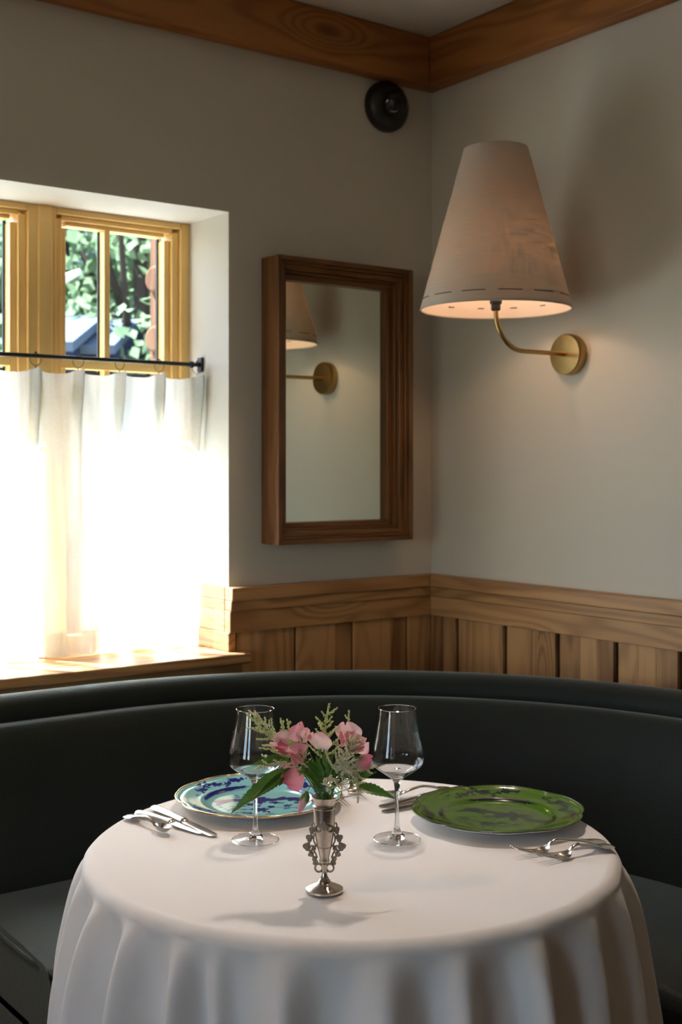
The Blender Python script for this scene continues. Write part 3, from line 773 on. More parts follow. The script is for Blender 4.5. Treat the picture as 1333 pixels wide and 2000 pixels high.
# ------------------------------------------------------------------ recessed ceiling spot above the table and added fill spots (out of the frame)
for X, Y, en, tgt, lbl, ss in ((.16, 2.72, 46, (.05, 2.15), 'small recessed warm ceiling spot above the back of the table', 38), (-1.45, 1.5, 11, (-1.4, 1.8), 'unseen warm fill spot added to the left of the camera', 110), (.9, -.6, 1.6, (.8, 0), 'unseen warm fill spot added behind the camera', 110)):
    q = W(X, Y, RH)
    dl = thing('ceiling_downlight', lbl, 'ceiling light', (q.x, q.y, RH), 0, 'recessed ceiling spots')
    MB().lathe([(.035, -.003), (.045, -.004), (.047, 0)], 32, cap=False).build('trim_ring', M['porcelain'], dl)
    s_ = lamp('spot_beam', 'SPOT', (q.x, q.y, RH - .02), en*(1.3 if ss < 90 else 3.0), (1, .86, .75) if ss < 90 else (1, .60, .30), W(*tgt, .75) - q, spot_size=math.radians(ss), spot_blend=.55, shadow_soft_size=.05)

# ------------------------------------------------------------------ wine glasses
def wine_glass(px, py, label):
    q = T(px, py, TZ + .0012)
    g = thing('wine_glass', label, 'wine glass', (q.x, q.y, q.z), 0, 'wine glasses on the table')
    bowl = [(.0045, .1025), (.0090, .1045), (.0133, .1085), (.0205, .1135), (.0287, .119), (.0370, .1245), (.0427, .1295), (.0458, .1355), (.0467, .1425), (.0460, .152), (.0437, .164), (.0403, .180), (.0360, .204), (.0327, .228)]
    P = spline([(r, z, 0) for r, z in bowl], 4)
    MB().lathe([(p.x, p.y) for p in P], 72, cap=False).build('bowl', M['bowlglass'], g, ang=180)
    MB().tube([(.0326*math.cos(2*PI*k/72), .0326*math.sin(2*PI*k/72), .228) for k in range(72)], .00055, 6, closed=True).build('rim', M['crystal'], g)
    ft = spline([(r, z, 0) for r, z in ((.0408, .0008), (.0410, .0014), (.0404, .0022), (.030, .0034), (.018, .0055), (.0135, .0075))], 5)
    MB().lathe([(p.x, p.y) for p in ft], 72, cap=False).build('foot', M['bowlglass'], g, ang=180)
    MB().tube([(.0407*math.cos(2*PI*k/72), .0407*math.sin(2*PI*k/72), .0014) for k in range(72)], .0009, 6, closed=True).build('foot_rim', M['crystal'], g)
    st = [(.0003, .0010), (.0120, .0010), (.0135, .0030), (.0130, .0072), (.0108, .0097), (.0072, .0145), (.0050, .021), (.0040, .030), (.0036, .045), (.0037, .07), (.0044, .088), (.0062, .099), (.0088, .1040), (.0133, .1082), (.0205, .1132), (.0287, .1187), (.0345, .1225), (.0340, .1230), (.0270, .1200), (.0180, .1150), (.0090, .1110), (.0003, .1095)]
    P = spline([(r, z, 0) for r, z in st], 4)
    MB().lathe([(max(.0003, p.x), p.y) for p in P], 64).build('stem', M['crystal'], g, ang=180)
    return g
wine_glass(499, 1641, 'empty stemmed wine glass left of the flowers, in front of the blue plate')
wine_glass(776, 1639, 'empty stemmed wine glass right of the flowers, beside the green plate')

# ------------------------------------------------------------------ plates
def ink_field(x, y, seed, R=.155):
    r_ = random.Random(seed)
    out = np.zeros_like(x)
    def stamp(v): np.maximum(out, v, out=out)
    def rosette(cx, cy, a, k=5, ring=False):
        dx, dy = x - cx, y - cy; rr = np.hypot(dx, dy); th = np.arctan2(dy, dx)
        edge = a*(.8 + .22*np.cos(k*th + cx*900))
        v = np.clip((edge - rr)/.0016 + .5, 0, 1)
        if ring: v = v*np.clip((rr - a*.45)/.0012, 0, 1)
        else: v = v*(.72 + .28*(rr > a*.18))
        stamp(v)
    def leafy(cx, cy, L, w, an):
        dx, dy = x - cx, y - cy; u = dx*math.cos(an) + dy*math.sin(an); v = -dx*math.sin(an) + dy*math.cos(an)
        stamp(np.clip((1 - (u/L)**2 - (v/w)**2)*1.6, 0, 1))
    def branch(pts, w):
        for (ax, ay), (bx, by) in zip(pts, pts[1:]):
            dx, dy = bx - ax, by - ay; L2 = dx*dx + dy*dy + 1e-12
            t = np.clip(((x-ax)*dx + (y-ay)*dy)/L2, 0, 1); d = np.hypot(x - ax - t*dx, y - ay - t*dy)
            stamp(np.clip((w - d)/.0012 + .5, 0, 1))
    # sprays on the broad rim
    for c in range(4):
        a0 = c*PI/2 + .5 + r_.uniform(-.15, .15); n_ = 9
        pts = []
        for k in range(n_):
            a = a0 + (k - n_/2)*.105; rr = .131 + .009*math.sin(k*1.3 + c)
            pts.append((rr*math.cos(a), rr*math.sin(a)))
        branch(pts, .0013)
        for k, (qx, qy) in enumerate(pts):
            if k % 3 == 1: rosette(qx, qy, .0105 if k == 4 else .0085)
            for s_ in (-1, 1): leafy(qx + s_*.006*math.cos(k*2.1), qy + s_*.006*math.sin(k*1.7), .0085, .0038, r_.uniform(0, PI))
        for k in range(12):
            a = a0 + r_.uniform(-.6, .6); rr = r_.uniform(.119, .146); leafy(rr*math.cos(a), rr*math.sin(a), .0065, .0030, r_.uniform(0, PI))
    # band on the step of the well
    rr = np.hypot(x, y); th = np.arctan2(y, x)
    bw = np.clip(1 - np.abs(rr - .103)/.0075, 0, 1)*(.5 + .5*np.sin(th*3 + seed))*1.2
    stamp(np.clip(bw, 0, .62))
    for k in range(46):
        a = 2*PI*k/46
        if math.sin(a*3 + seed) > -.35: leafy(.103*math.cos(a), .103*math.sin(a), .006, .003, a + PI/2 + (.6 if k % 2 else -.6))
    # the long flowering bough and winged shape across the middle
    bough = [(-.075, .020), (-.05, .034), (-.02, .030), (.01, .018), (.04, .012), (.075, -.004)]
    branch(bough, .0045)
    for bx, by in bough[1:]:
        for k in range(5): leafy(bx + r_.uniform(-.014, .014), by + r_.uniform(-.010, .012), r_.uniform(.011, .018), r_.uniform(.005, .008), r_.uniform(-.5, .6))
    rosette(.002, .004, .014); rosette(-.018, -.004, .010, 6); rosette(.030, -.010, .0085)
    rosette(-.012, -.045, .0145, 6); rosette(.012, -.034, .009); rosette(.042, -.040, .008); rosette(.056, -.060, .006, 5, True)
    rosette(-.056, -.020, .008); rosette(-.040, -.058, .007); rosette(.066, -.028, .006)
    for k in range(46):
        a, q = r_.uniform(0, 2*PI), .088*math.sqrt(r_.random()); leafy(q*math.cos(a), q*math.sin(a) - .012, r_.uniform(.005, .009), .0030, r_.uniform(0, PI))
    branch([(-.07, -.02), (-.045, -.03), (-.012, -.045), (.02, -.04), (.05, -.058)], .0011)
    return out
def plate_edge(th): return 1 - .034 + .038*abs(math.sin(3*th))**.5 + .010*abs(math.sin(6*th))**.7
def plate(px, py, zr, rot, glaze, rimmat, label, seed):
    q = T(px, py, TZ + .022)
    g = thing('dinner_plate', label, 'plate', (q.x, q.y, TZ + .0012), rot)
    R = .1565
    prof = [(.0005, .0062), (.04, .0060), (.075, .0058), (.090, .0062), (.097, .0085), (.103, .0118), (.109, .0138), (.118, .0150), (.130, .0172), (.142, .0200), (.148, .0205), (.152, .0228), (R, .0236)]
    P0 = spline([(r, z, 0) for r, z in prof], 12); NU = 480; P = []
    for k in range(190):
        r = .0005 + (R - .0005)*k/189; i = max(1, next((i for i, p in enumerate(P0) if p.x >= r - 1e-9), len(P0) - 1)); a, b = P0[i-1], P0[i]
        P.append(Vector((r, lerp(a.y, b.y, max(0, min(1, (r - a.x)/max(1e-9, b.x - a.x)))), 0)))
    def top(i, j):
        th = 2*PI*i/NU; r = P[j].x; k = sstep(.118, R, r); rr = r*lerp(1, plate_edge(th), k)
        return (rr*math.cos(th), rr*math.sin(th), P[j].y)
    mb = MB().grid(top, NU, len(P), close_u=True)
    o = mb.build('painted_face', glaze, g, ang=180)
    co = np.array([v.co[:] for v in o.data.vertices])
    at = o.data.attributes.new('ink', 'FLOAT', 'POINT'); at.data.foreach_set('value', ink_field(co[:, 0], co[:, 1], seed).astype(np.float32))
    und = [(.0005, .0035), (.085, .0030), (.088, .0006), (.092, .0006), (.095, .0045), (.105, .0085), (.118, .0118), (.142, .0168), (.152, .0198), (R, .0226), (R, .0236)]
    def bot(i, j):
        th = 2*PI*i/NU; r, z = und[j]; k = sstep(.118, R, r); rr = r*lerp(1, plate_edge(th), k); return (rr*math.cos(th), rr*math.sin(th), z)
    MB().grid(bot, NU, len(und), close_u=True).build('underside', M['porcelain'], g, ang=60)
    MB().tube([(R*plate_edge(2*PI*k/NU)*math.cos(2*PI*k/NU), R*plate_edge(2*PI*k/NU)*math.sin(2*PI*k/NU), .0234) for k in range(NU)], .0011 if rimmat is M['darkrim'] else .0018, 8, closed=True).build('rim', rimmat, g, ang=180)
plate(972, 1580, 0, -.9, M['glaze_green'], M['darkrim'], 'green dinner plate with dark floral pattern and scalloped rim', 3)
plate(505.5, 1553, 0, -.2, M['glaze_blue'], M['gold'], 'turquoise dinner plate with indigo floral pattern and gilt scalloped rim', 8)

# ------------------------------------------------------------------ cutlery (built along +x, tip at the front)
def strip(sec, n_=10, name=None):
    """sec: list of (x, half width, z centre, half thickness, dish)"""
    vs = []; fs = []
    for x, w, z, t, dish in sec:
        for k in range(n_ + 1):
            a = -1 + 2*k/n_; e = math.sqrt(max(0, 1 - a*a))
            vs.append((x, a*w, z + t*e + dish*a*a))
        for k in range(n_ - 1, 0, -1):
            a = -1 + 2*k/n_; e = math.sqrt(max(0, 1 - a*a))
            vs.append((x, a*w, z - t*e + dish*a*a))
    m = 2*n_
    for i in range(len(sec) - 1):
        for k in range(m):
            k2 = (k+1) % m; fs.append((i*m + k, (i+1)*m + k, (i+1)*m + k2, i*m + k2))
    fs.append(tuple(range(m))); fs.append(tuple((len(sec)-1)*m + k for k in reversed(range(m))))
    return MB().add(vs, fs)
def interp(sec, n_=5):
    P = []
    arr = [Vector(s_) for s_ in ([Vector((a, b, c)) for a, b, c, _, _ in sec])]
    pa = spline(arr, n_); pb = spline([Vector((d, e, 0)) for _, _, _, d, e in sec], n_)
    return [(p.x, max(.0001, p.y), p.z, max(.0001, q.x), q.y) for p, q in zip(pa, pb)]
def place(name, label, cat, hpx, tpx, group, zt=TZ + .001):
    """hpx/tpx: where handle end and tip lie (sideways, ahead)"""
    a, b = W(*hpx, zt), W(*tpx, zt); d = b - a
    return thing(name, label, cat, ((a.x+b.x)/2, (a.y+b.y)/2, zt), math.atan2(d.y, d.x), group), d.length
def xy(px, py, z):
    Y = (EYE - z)*FOC/(py - PY0); return ((px - PX0)/FOC*Y, Y)
def knife(h, t, label):
    g, L = place('table_knife', label, 'knife', h, t, 'table knives'); s_ = L/2
    hs = [(-s_, .003, .006, .003, 0), (-s_+.004, .0090, .006, .0045, 0), (-s_+.014, .0105, .0062, .005, 0), (-s_*.55, .0085, .0062, .005, 0), (-s_*.2, .0072, .006, .0045, 0), (-s_*.02, .0078, .006, .0048, 0), (s_*.03, .0082, .006, .0048, 0)]
    strip(interp(hs), 8).build('handle', M['steel'], g, ang=60)
    strip([(s_*.03, .0074, .006, .0042, 0), (s_*.07, .0074, .0055, .003, 0), (s_*.085, .0062, .0052, .0022, 0)], 8).build('bolster', M['steel'], g)
    bs = [(s_*.085, .0088, .0048, .0014, 0), (s_*.3, .0100, .0042, .0012, 0), (s_*.6, .0105, .0035, .0010, 0), (s_*.85, .0095, .0026, .0009, 0), (s_*.95, .0070, .0022, .0007, 0), (s_, .0016, .002, .0004, 0)]
    strip(interp(bs), 8).build('blade', M['steel'], g, ang=30)
def handle_sec(s_, neck_x, zn, scale=1.0):
    return [(-s_, .002, .0035, .0008, 0), (-s_+.003, .0105*scale, .0048, .0022, 0), (-s_+.012, .0150*scale, .0058, .0026, 0), (-s_+.03, .0145*scale, .0078, .0026, 0), (-s_*.5, .0078*scale, .0115, .0025, 0), (-s_*.15, .0044, .0165, .0025, 0), (neck_x - .012, .0034, zn, .0026, 0)]
def spoon(h, t, label, big=1.0):
    g, L = place('table_spoon', label, 'spoon', h, t, 'table spoons'); s_ = L/2; bl = .052*big; nx = s_ - bl
    hs = handle_sec(s_, nx, .0125, .95) + [(nx + .001, .0034, .0085, .0018, .0)]
    strip(interp(hs), 8).build('handle', M['steel'], g, ang=60)
    W_ = .0135*big
    secs = []
    for k in range(17):
        u = k/16; w = W_*math.sin(PI*min(1, (u*.93 + .03))**.85)**.62*(1 - .10*u); w = max(w, .0022)
        zc = .0125 - .0108*math.sin(PI*(u*.95 + .03))**.8 + .005*(u**2)
        ed = (.0120 + .003*u) - zc
        secs.append((nx + bl*u, w, zc, .0007, ed*.95))
    strip(secs, 14).build('bowl', M['steel'], g, ang=80)
def fork(h, t, label, big=1.0):
    g, L = place('table_fork', label, 'fork', h, t, 'table forks'); s_ = L/2; hl = .074*big; nx = s_ - hl
    hs = handle_sec(s_, nx, .0195) + [(nx, .0036, .0165, .002, 0), (nx + .006, .0048, .0105, .0018, .0004)]
    strip(interp(hs), 8).build('handle', M['steel'], g, ang=60)
    W_ = .0140*big
    ps = [(nx + .004, .0046, .0118, .0011, .001), (nx + .012, W_*.8, .0055, .0011, .002), (nx + .020, W_, .0028, .0011, .0022), (nx + .030, W_*.98, .0026, .0011, .0016)]
    strip(interp(ps), 12).build('palm', M['steel'], g, ang=60)
    for k in range(4):
        y = (-1.5 + k)*W_*.5; pts = []
        for j in range(9):
            u = j/8; x = nx + .028 + (hl - .028)*u; pts.append((x, y*(1 - .06*u), .0036 + .0135*u**1.5 + (.0012 if k in (0, 3) else 0)*(1-u)))
        MB().tube(pts, [.0017 - .0009*(j/8)**2 for j in range(9)], 8, flat=.75).build('tine', M['steel'], g, ang=80)
knife(xy(299, 1578, .755), xy(421, 1634, .752), 'polished knife nearest the blue plate on its left side')
knife(xy(267, 1588, .755), xy(402, 1629, .752), 'polished knife lying between the spoon and the other left-hand knife')
spoon(xy(248, 1593, .755), xy(335, 1618, .765), 'small spoon at the far left edge of the table')
fork(xy(1181, 1641, .757), xy(1004, 1655, .768), 'longer fork just in front of the green plate')
fork(xy(1197, 1650, .757), xy(1051, 1667, .768), 'shorter fork at the right table edge, nearer the camera')
spoon(xy(882, 1540, .755), xy(745, 1552, .762), 'spoon lying behind the right wine glass')
knife((.248, 2.478), xy(741, 1576, .752), 'knife behind the green plate, next to the spoon')
knife((.262, 2.428), xy(746, 1586, .752), 'knife partly hidden by the green plate, nearer the wine glass')
fork((-.056, 2.553), (.010, 2.372), 'fork touching the right edge of the blue plate behind the vase')
fork((-.018, 2.585), (.044, 2.407), 'fork further right behind the flowers, away from the blue plate')

# ------------------------------------------------------------------ silver bud vase
VB = T(634, 1741, TZ + .001)
vz = thing('bud_vase', 'tarnished silver bud vase with pierced ivy scroll handles', 'vase', (VB.x, VB.y, VB.z), -math.atan2(.593, .805))
vp = [(.0005, .001), (.0262, .001), (.0275, .0025), (.0272, .005), (.0225, .0075), (.0170, .0100), (.0110, .0128), (.0082, .0142), (.0090, .0158), (.0066, .0190), (.0044, .0240), (.0038, .0320), (.0046, .0400), (.0074, .0430), (.0076, .0460), (.0068, .0490), (.0092, .0590), (.0112, .0660), (.0134, .0800), (.0150, .0930), (.0156, .1000), (.0156, .1150), (.0157, .1205), (.0170, .1220), (.0170, .1245), (.0152, .1262), (.0156, .1310), (.0186, .1360), (.0194, .1375), (.0186, .1380), (.0146, .1320), (.0138, .1200), (.0120, .0900), (.0005, .0800)]
VS = 1.055
MB().lathe(vp, 64).map(lambda p: p*VS).build('body', M['silver'], vz, ang=30)
MB().tube([(.01125*math.cos(2*PI*k/48), .01125*math.sin(2*PI*k/48), .0655) for k in range(48)], .0005, 6, closed=True).map(lambda p: p*VS).build('band', M['filigree'], vz)
def leafplate(mb, c, size, ang, side, dep=0):
    n_ = 20; vs = [(c[0], c[1] - .0012, c[2])]
    for k in range(n_):
        a = 2*PI*k/n_; r = size*(.92 + .15*math.cos(3*a) + .05*math.cos(9*a))
        vs.append((c[0] + side*r*math.cos(a + ang), c[1], c[2] + r*math.sin(a + ang)))
    b = len(vs); vs += [(x, y + .0016, z) for x, y, z in vs[1:]]
    mb.add(vs, [(0, 1 + k, 1 + (k+1) % n_) for k in range(n_)] + [(1 + k, b + k, b + (k+1) % n_, 1 + (k+1) % n_) for k in range(n_)] + [tuple(b + k for k in range(n_))])
for side in (-1, 1):
    mb = MB()
    def S(pts, r=.0013, close=False):
        mb.tube([(side*x, y, z) for x, y, z in (spline(pts, 6))], r, 7)
    def loop(cx, cz, rx, rz, r=.0013, a0=0, a1=2*PI, y=0):
        mb.tube([(side*(cx + rx*math.cos(lerp(a0, a1, k/18))), y, cz + rz*math.sin(lerp(a0, a1, k/18))) for k in range(19)], r, 7)
    S([(.0150, -.004, .0980), (.0205, 0, .0905), (.0235, 0, .0800), (.0262, 0, .0700), (.0245, 0, .0600), (.0190, 0, .0520), (.0130, 0, .0460), (.0105, 0, .0400)], .0016)
    S([(.0170, 0, .0860), (.0180, 0, .0760), (.0150, 0, .0690), (.0190, 0, .0640), (.0150, 0, .0570), (.0120, 0, .0500)], .0014)
    S([(.0125, 0, .0680), (.0170, 0, .0660), (.0215, 0, .0680), (.0240, 0, .0640)], .0013)
    loop(.0095, .0352, .0062, .0058, .0017); loop(.0165, .0485, .0032, .0030, .0012); loop(.0200, .0595, .0030, .0028, .0011)
    S([(.0040, 0, .0300), (.0030, 0, .0260), (.0050, 0, .0300), (.0100, 0, .0292), (.0135, 0, .0310)], .0014)
    loop(.0175, .0985, .0035, .0042, .0014, -2.2, 1.2, -.002)
    for c, s_, an in (((.0205, 0, .0905), .0050, .8), ((.0250, 0, .0790), .0054, .5), ((.0295, 0, .0665), .0058, .2), ((.0225, 0, .0555), .0044, -.4), ((.0160, 0, .0430), .0036, -.9), ((.0180, 0, .0640), .0036, 1.4)):
        leafplate(mb, (side*c[0], c[1], c[2]), s_*1.18, an, side)
    mb.map(lambda p: Vector((p.x*.91, p.y, p.z*1.03))).build('handle', M['filigree'], vz, ang=50)
mb = MB()
def F(x, z, off=.0012):                        # a point on the front of the body
    r = .0154 if z > .094 else lerp(.0112, .0152, (z - .066)/.028); x = max(-r*.98, min(r*.98, x)); return (x, -math.sqrt(max(0, r*r - x*x)) - off, z)
for side in (-1, 1):
    c = (side*.0088, .0935)
    mb.tube([F(c[0] + side*(.0045 - .0016*k/14)*math.cos(1.2 - 4.4*k/14), c[1] + (.0048 - .0018*k/14)*math.sin(1.2 - 4.4*k/14)) for k in range(15)], [.0016 - .0006*k/14 for k in range(15)], 7)
    mb.tube([F(side*x, z) for x, z in ((.0015, .1010), (.0045, .1000), (.0065, .0985), (.0095, .0990))], .0013, 7)
for x, z, s_ in ((0, .0995, .0042), (-.0032, .0975, .0028), (.0032, .0975, .0028), (0, .0955, .0026), (0, .1035, .0024)):
    leafplate(mb, F(x, z, .0016), s_, PI/2 + x*80, 1)
mb.map(lambda p: p*VS).build('garland', M['filigree'], vz, ang=50)

# ------------------------------------------------------------------ flowers: local frame at the vase (x right, y away, z up)
FY = 1.89
def L(px, py, dy=0.0):                         # photo point -> vase frame at an extra distance dy
    Y = FY + dy; X = (px - PX0)/FOC*Y; z = EYE - (py - PY0)/FOC*Y
    p = W(X, Y, z) - VB; a = math.atan2(.593, .805); c, s_ = math.cos(a), math.sin(a)
    return Vector((c*p.x - s_*p.y, s_*p.x + c*p.y, p.z))
MOUTH = Vector((0, 0, .14))
ROTV = -math.atan2(.593, .805)
def flower_root(name, label, cat, group):
    return thing(name, label, cat, (VB.x, VB.y, VB.z), ROTV, group)
def petal(mb, base, d, nrm, Ln, Wd, cup=.3, ruffle=.06, fold=0., nu=15, nv=14, ph=0., notch=.20):
    """a rounded petal from base along d; returns blush values"""
    d = d.normalized(); nrm = (nrm - d*nrm.dot(d)).normalized(); sd = d.cross(nrm); bl = []
    def f(i, j):
        u = -1 + 2*i/(nu-1); v = j/(nv-1)
        w = Wd*(math.sin(PI*min(1, v*.86 + .05))**.62)
        L_ = Ln*(1 - .16*u*u*v - notch*math.exp(-(u/.22)**2)*v**4)
        x = u*w
        zz = -cup*Ln*(v**1.6)*.6 + cup*Wd*(u*u)*(1 if fold == 0 else 1) - fold*abs(u)*w + ruffle*Ln*v*v*math.sin(u*6.5 + ph)*abs(u)
        return base + d*(L_*v*(1 - .12*cup*v)) + sd*x + nrm*zz
    n0 = len(mb.v); mb.grid(f, nu, nv)
    for j in range(nv):
        for i in range(nu):
            v = j/(nv-1); u = abs(-1 + 2*i/(nu-1)); bl.append(min(1, .15 + .85*max(v*.7, u*v)))
    return bl
def finish_petals(mb, bl, name, mat, root):
    o = mb.build(name, mat, root, ang=180)
    at = o.data.attributes.new('blush', 'FLOAT', 'POINT'); at.data.foreach_set('value', bl)
    return o
def stemtube(root, pts, r0=.0011, r1=.0008):
    P = spline(pts, 6); n_ = len(P)
    MB().tube(P, [lerp(r0, r1, k/(n_-1)) for k in range(n_)], 6).build('stem', M['stem'], root, ang=180)
def foot(k):                                   # where a stem stands in the vase
    a = k*2.4; return Vector((.009*math.cos(a), .009*math.sin(a), .137)), Vector((.004*math.cos(a + 2), .004*math.sin(a + 2), .100))
def sweet_pea(px, py, dy, stand_dir, face, size, mats, label, wings=True, k=0, via=None):
    root = flower_root('sweet_pea', label, 'flower', 'pink sweet peas in the vase')
    c = L(px, py, dy); m1, m0 = foot(k)
    sd = Vector(stand_dir).normalized(); fc = Vector(face).normalized()
    back_ = c - sd*size*.45
    pts = [m0, m1] + ([L(*via)] if via else [m1.lerp(back_, .5) + Vector((0, 0, .006))]) + [back_]
    stemtube(root, pts)
    # calyx
    mb = MB(); cal = back_
    for q in range(5):
        a = 2*PI*q/5; o_ = sd.orthogonal().normalized(); o2 = sd.cross(o_); dd = (sd + (o_*math.cos(a) + o2*math.sin(a))*.55)
        mb.tube([cal - sd*.002, cal + dd*.004, cal + dd*.008], [.0022, .0016, .0003], 5)
    mb.ball(tuple(cal), .0028, 8, 6); mb.build('calyx', M['bud'], root, ang=80)
    mb = MB(); bl = petal(mb, cal + sd*.001, sd, -fc, size, size*.62, cup=.34, ruffle=.24, ph=px, nu=17, nv=14)
    finish_petals(mb, bl, 'standard_petal', M[mats[0]], root)
    if wings:
        si = sd.cross(fc).normalized()
        for q in (-1, 1):
            mb = MB(); dd = (sd*.62 + fc*.62 + si*q*.30)
            bl = petal(mb, cal + sd*.002 + si*q*.0015, dd, si*q + fc*.2, size*.72, size*.36, cup=.40, ruffle=.16, ph=py + q, notch=0)
            finish_petals(mb, bl, 'wing_petal', M[mats[1]], root)
        mb = MB(); bl = petal(mb, cal + sd*.002, sd*.35 + fc*.8, sd, size*.42, size*.16, cup=.5, ruffle=0, notch=0)
        finish_petals(mb, bl, 'keel_petal', M['petal_pale'], root)
PK, PA, DP = 'petal_pink', 'petal_pale', 'petal_deep'
sweet_pea(586, 1430, -.005, (-.35, 0, .9), (.75, -.6, .1), .030, (PK, PA), 'pale pink sweet pea at the top left of the posy', k=0)
sweet_pea(622, 1450, -.012, (-.15, -.1, 1), (-.55, -.8, .15), .036, (PA, PA), 'large pale pink sweet pea in the centre, its broad petal facing the camera', wings=False, k=1)
sweet_pea(548, 1452, .004, (-.75, -.1, .45), (-.2, -.9, -.2), .032, (PA, DP), 'pink sweet pea furthest left in the posy', k=2)
sweet_pea(578, 1466, -.016, (-.35, -.3, .55), (-.1, -.75, -.6), .032, (PK, PK), 'bright pink sweet pea opening forward, left of centre', k=3)
sweet_pea(679, 1432, .004, (-.05, .1, 1), (-.35, -.95, -.1), .036, (PA, DP), 'round pale sweet pea with deep pink wings at the upper right', k=4)
sweet_pea(703, 1455, -.004, (.85, 0, .55), (.25, -.9, .2), .029, (PA, DP), 'sweet pea with a creamy petal spread to the right, beside the right wine glass', k=5)
sweet_pea(711, 1483, -.012, (1, -.1, -.15), (.1, -.6, .8), .026, (DP, DP), 'deep pink sweet pea petal pointing right, lowest on the right side', wings=False, k=6)
sweet_pea(572, 1516, -.020, (-.75, -.25, -.35), (-.45, -.75, .3), .037, (DP, PK), 'deep pink sweet pea hanging down left below the others', wings=False, k=7)
def bud():
    root = flower_root('sweet_pea_bud', 'closed pink bud nodding beside the vase mouth', 'flower bud', None)
    m1, m0 = foot(8); top = L(598, 1552, -.022); tip = L(583, 1590, -.026)
    stemtube(root, [m0, m1, L(612, 1530, -.01), L(605, 1538, -.02), top], .0008, .0006)
    d = (tip - top).normalized(); mb = MB(); P = [top + d*((tip-top).length*k/10) for k in range(11)]
    mb.tube(P, [.0006 + .0072*math.sin(PI*min(1, (k/10*.8 + .16)))**1.0 for k in range(11)], 14, flat=.75)
    o = mb.build('petal', M['petal_pale'], root, ang=180)
    at = o.data.attributes.new('blush', 'FLOAT', 'POINT'); at.data.foreach_set('value', [.35 + .6*(i//14)/10 for i in range(len(mb.v))])
    mb = MB()
    for q in range(5):
        a = 2*PI*q/5; o_ = d.orthogonal().normalized(); o2 = d.cross(o_); e_ = o_*math.cos(a) + o2*math.sin(a)
        mb.tube([top - d*.003, top + d*.003 + e_*.004, top + d*.008 + e_*.0058, top + d*.013 + e_*.0062], [.003, .0034, .0022, .0003], 6)
    mb.build('calyx', M['bud'], root, ang=80)
bud()
# feathery white sprigs
def astilbe(axis_pts, label, side=10, blen=.022, seed=0, mat='floret', k=0, dens=1.0, droop=0.):
    """axis_pts: (px, py, dy) from the bottom of the plume to its tip"""
    r = random.Random(seed); root = flower_root('astilbe_sprig', label, 'flower', 'feathery astilbe sprigs in the vase')
    A = spline([L(*q) for q in axis_pts], 10); m1, m0 = foot(k)
    stemtube(root, [m0, m1, m1.lerp(A[0], .5) + Vector((0, 0, .004)), A[0]], .0009, .0006)
    n_ = len(A); st = MB(); st.tube(A, [.0006*(1 - .6*i/n_) for i in range(n_)], 5); fl = MB()
    def florets(P, rad):
        tot = sum((P[i+1] - P[i]).length for i in range(len(P) - 1)); cnt = int(tot/.00030*dens)
        for q in range(cnt):
            t = q/cnt*(len(P) - 1); i = int(t); c = P[i].lerp(P[i+1], t - i)
            sc = rad*(1 - .55*t/(len(P) - 1))
            v = Vector((r.gauss(0, 1), r.gauss(0, 1), r.gauss(0, 1))).normalized()
            fl.ball(tuple(c + v*sc*r.random()**.5), r.uniform(.0005, .00125), 5, 3)
    florets(A[n_//3:], .0036)
    ax = (A[-1] - A[0]).normalized()
    side = int(side*1.5)
    for q in range(side):
        t = .05 + .80*q/max(1, side-1); i = int(t*(n_-1)); b = A[i]; a = q*2.4 + r.uniform(-.3, .3)
        o_ = ax.orthogonal().normalized(); o2 = ax.cross(o_); e_ = o_*math.cos(a) + o2*math.sin(a)
        e_ = Vector((e_.x*1.25, e_.y*.7, e_.z)); ln = 1.25*blen*(1 - .7*t)*r.uniform(.75, 1.2)
        mid = b + (ax*.45 + e_*.8)*ln*.5; end = b + (ax*.75 + e_*.85)*ln + Vector((0, 0, -droop*ln))
        P = spline([b, mid, end], 5); st.tube(P, .0004, 4); florets(P, .0030)
    st.build('plume_stem', M['stem'], root, ang=180)
    fl.build('florets', M[mat], root, ang=180)
astilbe([(590, 1490, .004), (556, 1462, .006), (520, 1430, .010), (480, 1392, .012)], 'greenish feathery sprig leaning far left across the left wine glass', 14, .030, 1, 'floretg', 0)
astilbe([(560, 1470, .010), (540, 1440, .012), (512, 1408, .014), (486, 1388, .014)], 'second feathery sprig just above the far-left one', 6, .014, 2, 'floret', 1)
astilbe([(570, 1470, .012), (556, 1440, .012), (548, 1402, .012)], 'thin upright sprig left of the top-left sweet pea', 4, .010, 3, 'floretg', 2)
astilbe([(580, 1470, .014), (568, 1440, .014), (561, 1404, .014)], 'thin upright sprig almost touching the top-left sweet pea', 4, .010, 4, 'floretg', 3)
astilbe([(640, 1490, .010), (636, 1450, .010), (636, 1415, .012), (644, 1374, .012)], 'tallest feathery sprig rising from the middle of the posy', 13, .026, 5, 'floretg', 4)
astilbe([(668, 1480, .014), (678, 1440, .014), (682, 1388, .014)], 'slim sprig rising behind the round upper-right sweet pea', 5, .012, 6, 'floretg', 5)
astilbe([(655, 1510, -.010), (672, 1480, -.014), (688, 1455, -.018), (694, 1436, -.018)], 'cream feathery sprig in front of the upper-right sweet peas', 14, .024, 7, 'floret', 6, 1.2)
astilbe([(650, 1500, -.008), (680, 1490, -.012), (710, 1500, -.012), (738, 1496, -.010)], 'cream sprig stretching right towards the right wine glass', 10, .018, 8, 'floret', 7)
astilbe([(652, 1530, -.012), (682, 1500, -.018), (698, 1530, -.022), (699, 1568, -.024)], 'cream sprig drooping down on the right over the tablecloth', 14, .016, 9, 'floret', 8, 1.2)
astilbe([(645, 1548, -.014), (634, 1528, -.020), (650, 1521, -.022), (664, 1540, -.022)], 'small cream sprig curling just above the vase mouth', 8, .010, 10, 'floret', 9, 1.4)
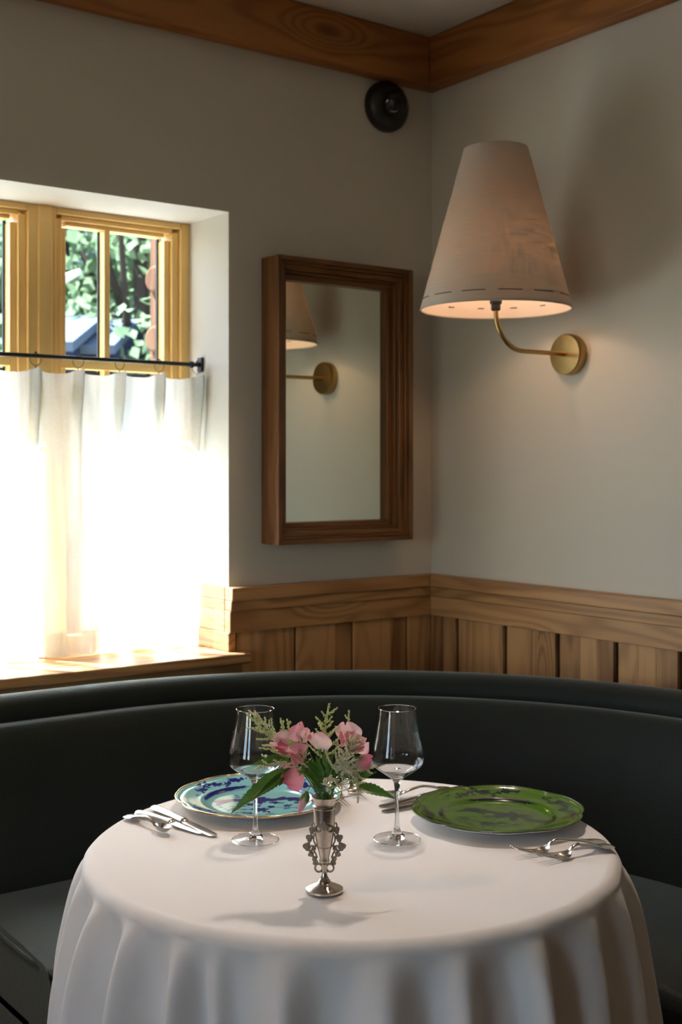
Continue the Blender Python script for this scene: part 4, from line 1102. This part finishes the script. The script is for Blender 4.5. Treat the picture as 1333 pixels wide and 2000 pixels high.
astilbe([(590, 1500, -.006), (560, 1492, -.008), (525, 1494, -.010), (497, 1502, -.010)], 'cream sprig lying low to the left over the blue plate', 8, .014, 11, 'floret', 10)
astilbe([(600, 1500, -.002), (596, 1478, -.004), (600, 1452, -.006)], 'short cream sprig between the central sweet peas', 6, .010, 12, 'floret', 11)
# leaves
def leaf_mesh(mb, base, tip, wd, nrm, bend=.0, teeth=9):
    d = tip - base; Ln = d.length; dn = d.normalized(); nrm = (nrm - dn*nrm.dot(dn)).normalized(); sd = dn.cross(nrm); nv = teeth*3 + 1
    def f(i, j):
        v = j/(nv-1); u = (-1, -.5, 0, .5, 1)[i]
        w = wd*(math.sin(PI*min(1, v**.75*.97 + .02))**.9)*(1 - .45*v) + .0003
        w *= 1 + .17*((j % 3)/2 - .5)*(abs(u) == 1)
        return base + d*v + sd*(u*w) + nrm*(abs(u)*w*.35 + bend*Ln*math.sin(PI*v)) + dn*(.15*w*abs(u))
    mb.grid(f, 5, nv)
def sprig(label, leaves, k, via):
    root = flower_root('leaf_sprig', label, 'leaves', 'serrated green leaf sprigs in the vase')
    m1, m0 = foot(k); stemtube(root, [m0, m1, L(*via)], .001, .0007)
    for (b, t, w, nx) in leaves:
        mb = MB(); leaf_mesh(mb, L(*b), L(*t), w*(.60 if len(leaves) > 6 else 1), Vector(nx), .06); o = mb.build('leaf', M['leaf'], root, ang=180)
        MB().tube([L(*via), L(*via).lerp(L(*b), .5), L(*b)], .0005, 5).build('leaf_stalk', M['stem'], root)
sprig('long dark serrated leaves reaching down left over the blue plate', [((562, 1503, -.012), (452, 1588, -.030), .0135, (.3, -.6, .75)), ((560, 1508, -.014), (497, 1560, -.034), .008, (.5, -.7, .5)), ((566, 1500, -.01), (545, 1535, -.03), .008, (.6, -.7, .4))], 1, (590, 1505, -.004))
sprig('pointed leaf reaching right, level with the vase mouth, over the spoon tip', [((697, 1536, -.006), (772, 1560, -.012), .011, (.1, -.7, .7))], 4, (668, 1545, -.004))
sprig('bright green leaves at the left under the pink sweet peas', [((560, 1490, 0), (490, 1494, -.004), .011, (0, -.6, .8)), ((566, 1486, .004), (520, 1478, 0), .008, (0, -.5, .85))], 6, (588, 1500, 0))
sprig('narrow leaves at the right edge of the posy in front of the wine glass', [((682, 1530, .002), (737, 1507, 0), .0068, (.1, -.75, .6)), ((684, 1524, .004), (728, 1500, .004), .0058, (.1, -.7, .7)), ((672, 1520, .0), (700, 1488, .002), .007, (.2, -.8, .5))], 3, (655, 1535, 0))
cl_leaves = []
r2 = random.Random(11)
for (bx, by, tx, ty, w) in ((628, 1520, 590, 1478, .009), (632, 1515, 618, 1476, .010), (640, 1510, 652, 1470, .011), (646, 1520, 672, 1490, .0105), (636, 1530, 602, 1505, .009), (650, 1530, 682, 1512, .008), (638, 1500, 634, 1462, .009), (626, 1528, 580, 1500, .008), (642, 1522, 664, 1476, .009), (630, 1540, 606, 1520, .006), (648, 1540, 668, 1520, .0065), (620, 1500, 600, 1484, .008)):
    cl_leaves.append(((bx, by, r2.uniform(-.01, .006)), (tx, ty, r2.uniform(-.022, .006)), w, (r2.uniform(-.5, .5), -.8, r2.uniform(.1, .7))))
sprig('dense cluster of green leaves in the middle of the posy', cl_leaves, 8, (636, 1535, 0))
